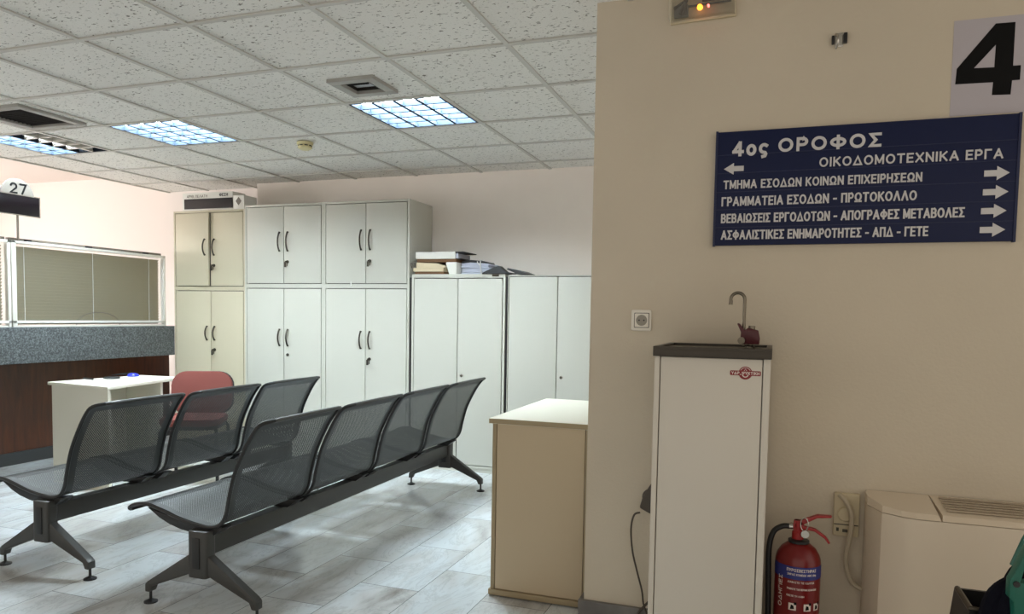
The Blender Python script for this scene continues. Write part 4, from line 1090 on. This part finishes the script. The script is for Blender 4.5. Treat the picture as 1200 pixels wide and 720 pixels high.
# ------------------------------------------------------------------ teal trolley at the corner of the view
t = thing('cleaning_trolley', 'teal plastic trolley with black tray and navy cloth, lower right corner', 'trolley', (0.62, 2.1, 0))
yt = 2.05
a = at(1124, 692, yt); b = at(1116, 716, yt)
x0, x1 = a.x, a.x + 0.115
s = MB()
zt, zb = a.z, a.z - 0.13
tx0 = x0 - 0.028
def frust(x0, x1, X0, X1, y0, y1, z0, z1, th):
    m = MB(); bm = m.bm
    o = [[bm.verts.new(v) for v in ((x0 + k * th, y0 + k * th, z0 + (th if k else 0)), (x1 - k * th, y0 + k * th, z0 + (th if k else 0)), (x1 - k * th, y1 - k * th, z0 + (th if k else 0)), (x0 + k * th, y1 - k * th, z0 + (th if k else 0)))] for k in (0, 1)]
    q = [[bm.verts.new(v) for v in ((X0 + k * th, y0 - 0.01 + k * th, z1), (X1 - k * th, y0 - 0.01 + k * th, z1), (X1 - k * th, y1 + 0.01 - k * th, z1), (X0 + k * th, y1 + 0.01 - k * th, z1))] for k in (0, 1)]
    bm.faces.new(o[0][::-1]); bm.faces.new(o[1])
    for i in range(4):
        j = (i + 1) % 4
        bm.faces.new((o[0][i], o[0][j], q[0][j], q[0][i])); bm.faces.new((o[1][j], o[1][i], q[1][i], q[1][j])); bm.faces.new((q[0][i], q[0][j], q[1][j], q[1][i]))
    bmesh.ops.recalc_face_normals(bm, faces=bm.faces[:]); return m
frust(0.463, 0.605, 0.475, 0.63, 2.055, 2.20, 0.46, 0.55, 0.010).build('black_tray', M['black'], t)
MB().tube([(0.480, 2.20, 0.551), (0.478, 2.05, 0.551), (0.53, 2.048, 0.551)], 0.0075, 8).build('tray_rim', M['handle'], t)
cl = MB()
for k, (dx, dy, r) in enumerate(((0.0, 0.0, 0.034), (0.03, -0.02, 0.036), (0.058, -0.03, 0.034), (0.082, -0.02, 0.034), (0.05, 0.03, 0.036))):
    bx_ = at(1165, 700, yt).x + dx
    zt2 = at(1165, 665, yt).z
    cl.tube(catmull([(bx_, yt - 0.03 + dy, 0.30), (bx_ - 0.008, yt - 0.03 + dy, 0.45), (bx_, yt - 0.03 + dy, zt2 - 0.09 + 0.02 * min(k, 2)), (bx_ + 0.035, yt - 0.02 + dy, zt2 - 0.045 + 0.022 * min(k, 2)), (bx_ + 0.10, yt + dy, zt2 - 0.03 + 0.02 * min(k, 2))]), [r * 0.9] * 6 + [r] * 8 + [r * 0.8] * 3 if False else r, 10)
cl.build('navy_cloth', M['navy'], t)
y2 = yt - 0.11
def pp(x, y): v = at(x, y, y2); return (v.x, v.z)
poly = [pp(1184, 682), pp(1190, 672), pp(1206, 640), pp(1216, 640), pp(1201, 668), pp(1196, 684), pp(1260, 684), pp(1260, 760), pp(1189, 760), pp(1188, 706), pp(1183, 702)]
MB().prism(poly, 'y', y2, y2 + 0.035, bev=0.003).build('side_frame', M['teal'], t)
y3 = y2 + 0.10
MB().tube([at(1189, 664, y3), at(1203, 634, y3), at(1212, 618, y3), at(1240, 614, y3)], 0.011, 10).build('push_handle', M['teal'], t)
ax = at(1189, 700, y2).x
MB().box(ax - 0.14, ax + 0.26, y2 - 0.01, yt + 0.20, 0.10, 0.14, bev=0.006).box(ax + 0.02, ax + 0.20, y2, y2 + 0.035, 0.13, 0.50).box(ax + 0.02, ax + 0.06, yt + 0.1, yt + 0.14, 0.13, 0.52).box(0.475, 0.59, 2.07, 2.19, 0.14, 0.46).build('base_frame', M['teal'], t)
for dx in (-0.10, 0.22):
    for yy in (y2 + 0.03, yt + 0.16):
        MB().lathe([(0.05, -0.012), (0.05, 0.012)], (ax + dx, yy, 0.05), 20, 'y').box(ax + dx - 0.012, ax + dx + 0.012, yy - 0.018, yy + 0.018, 0.05, 0.10).build('caster', M['black'], t)
MB().lathe([(0.007, -0.004), (0.007, 0.002)], (at(1191, 685, y2).x, y2, at(1191, 685, y2).z), 12, 'y').build('rivet', M['black'], t)
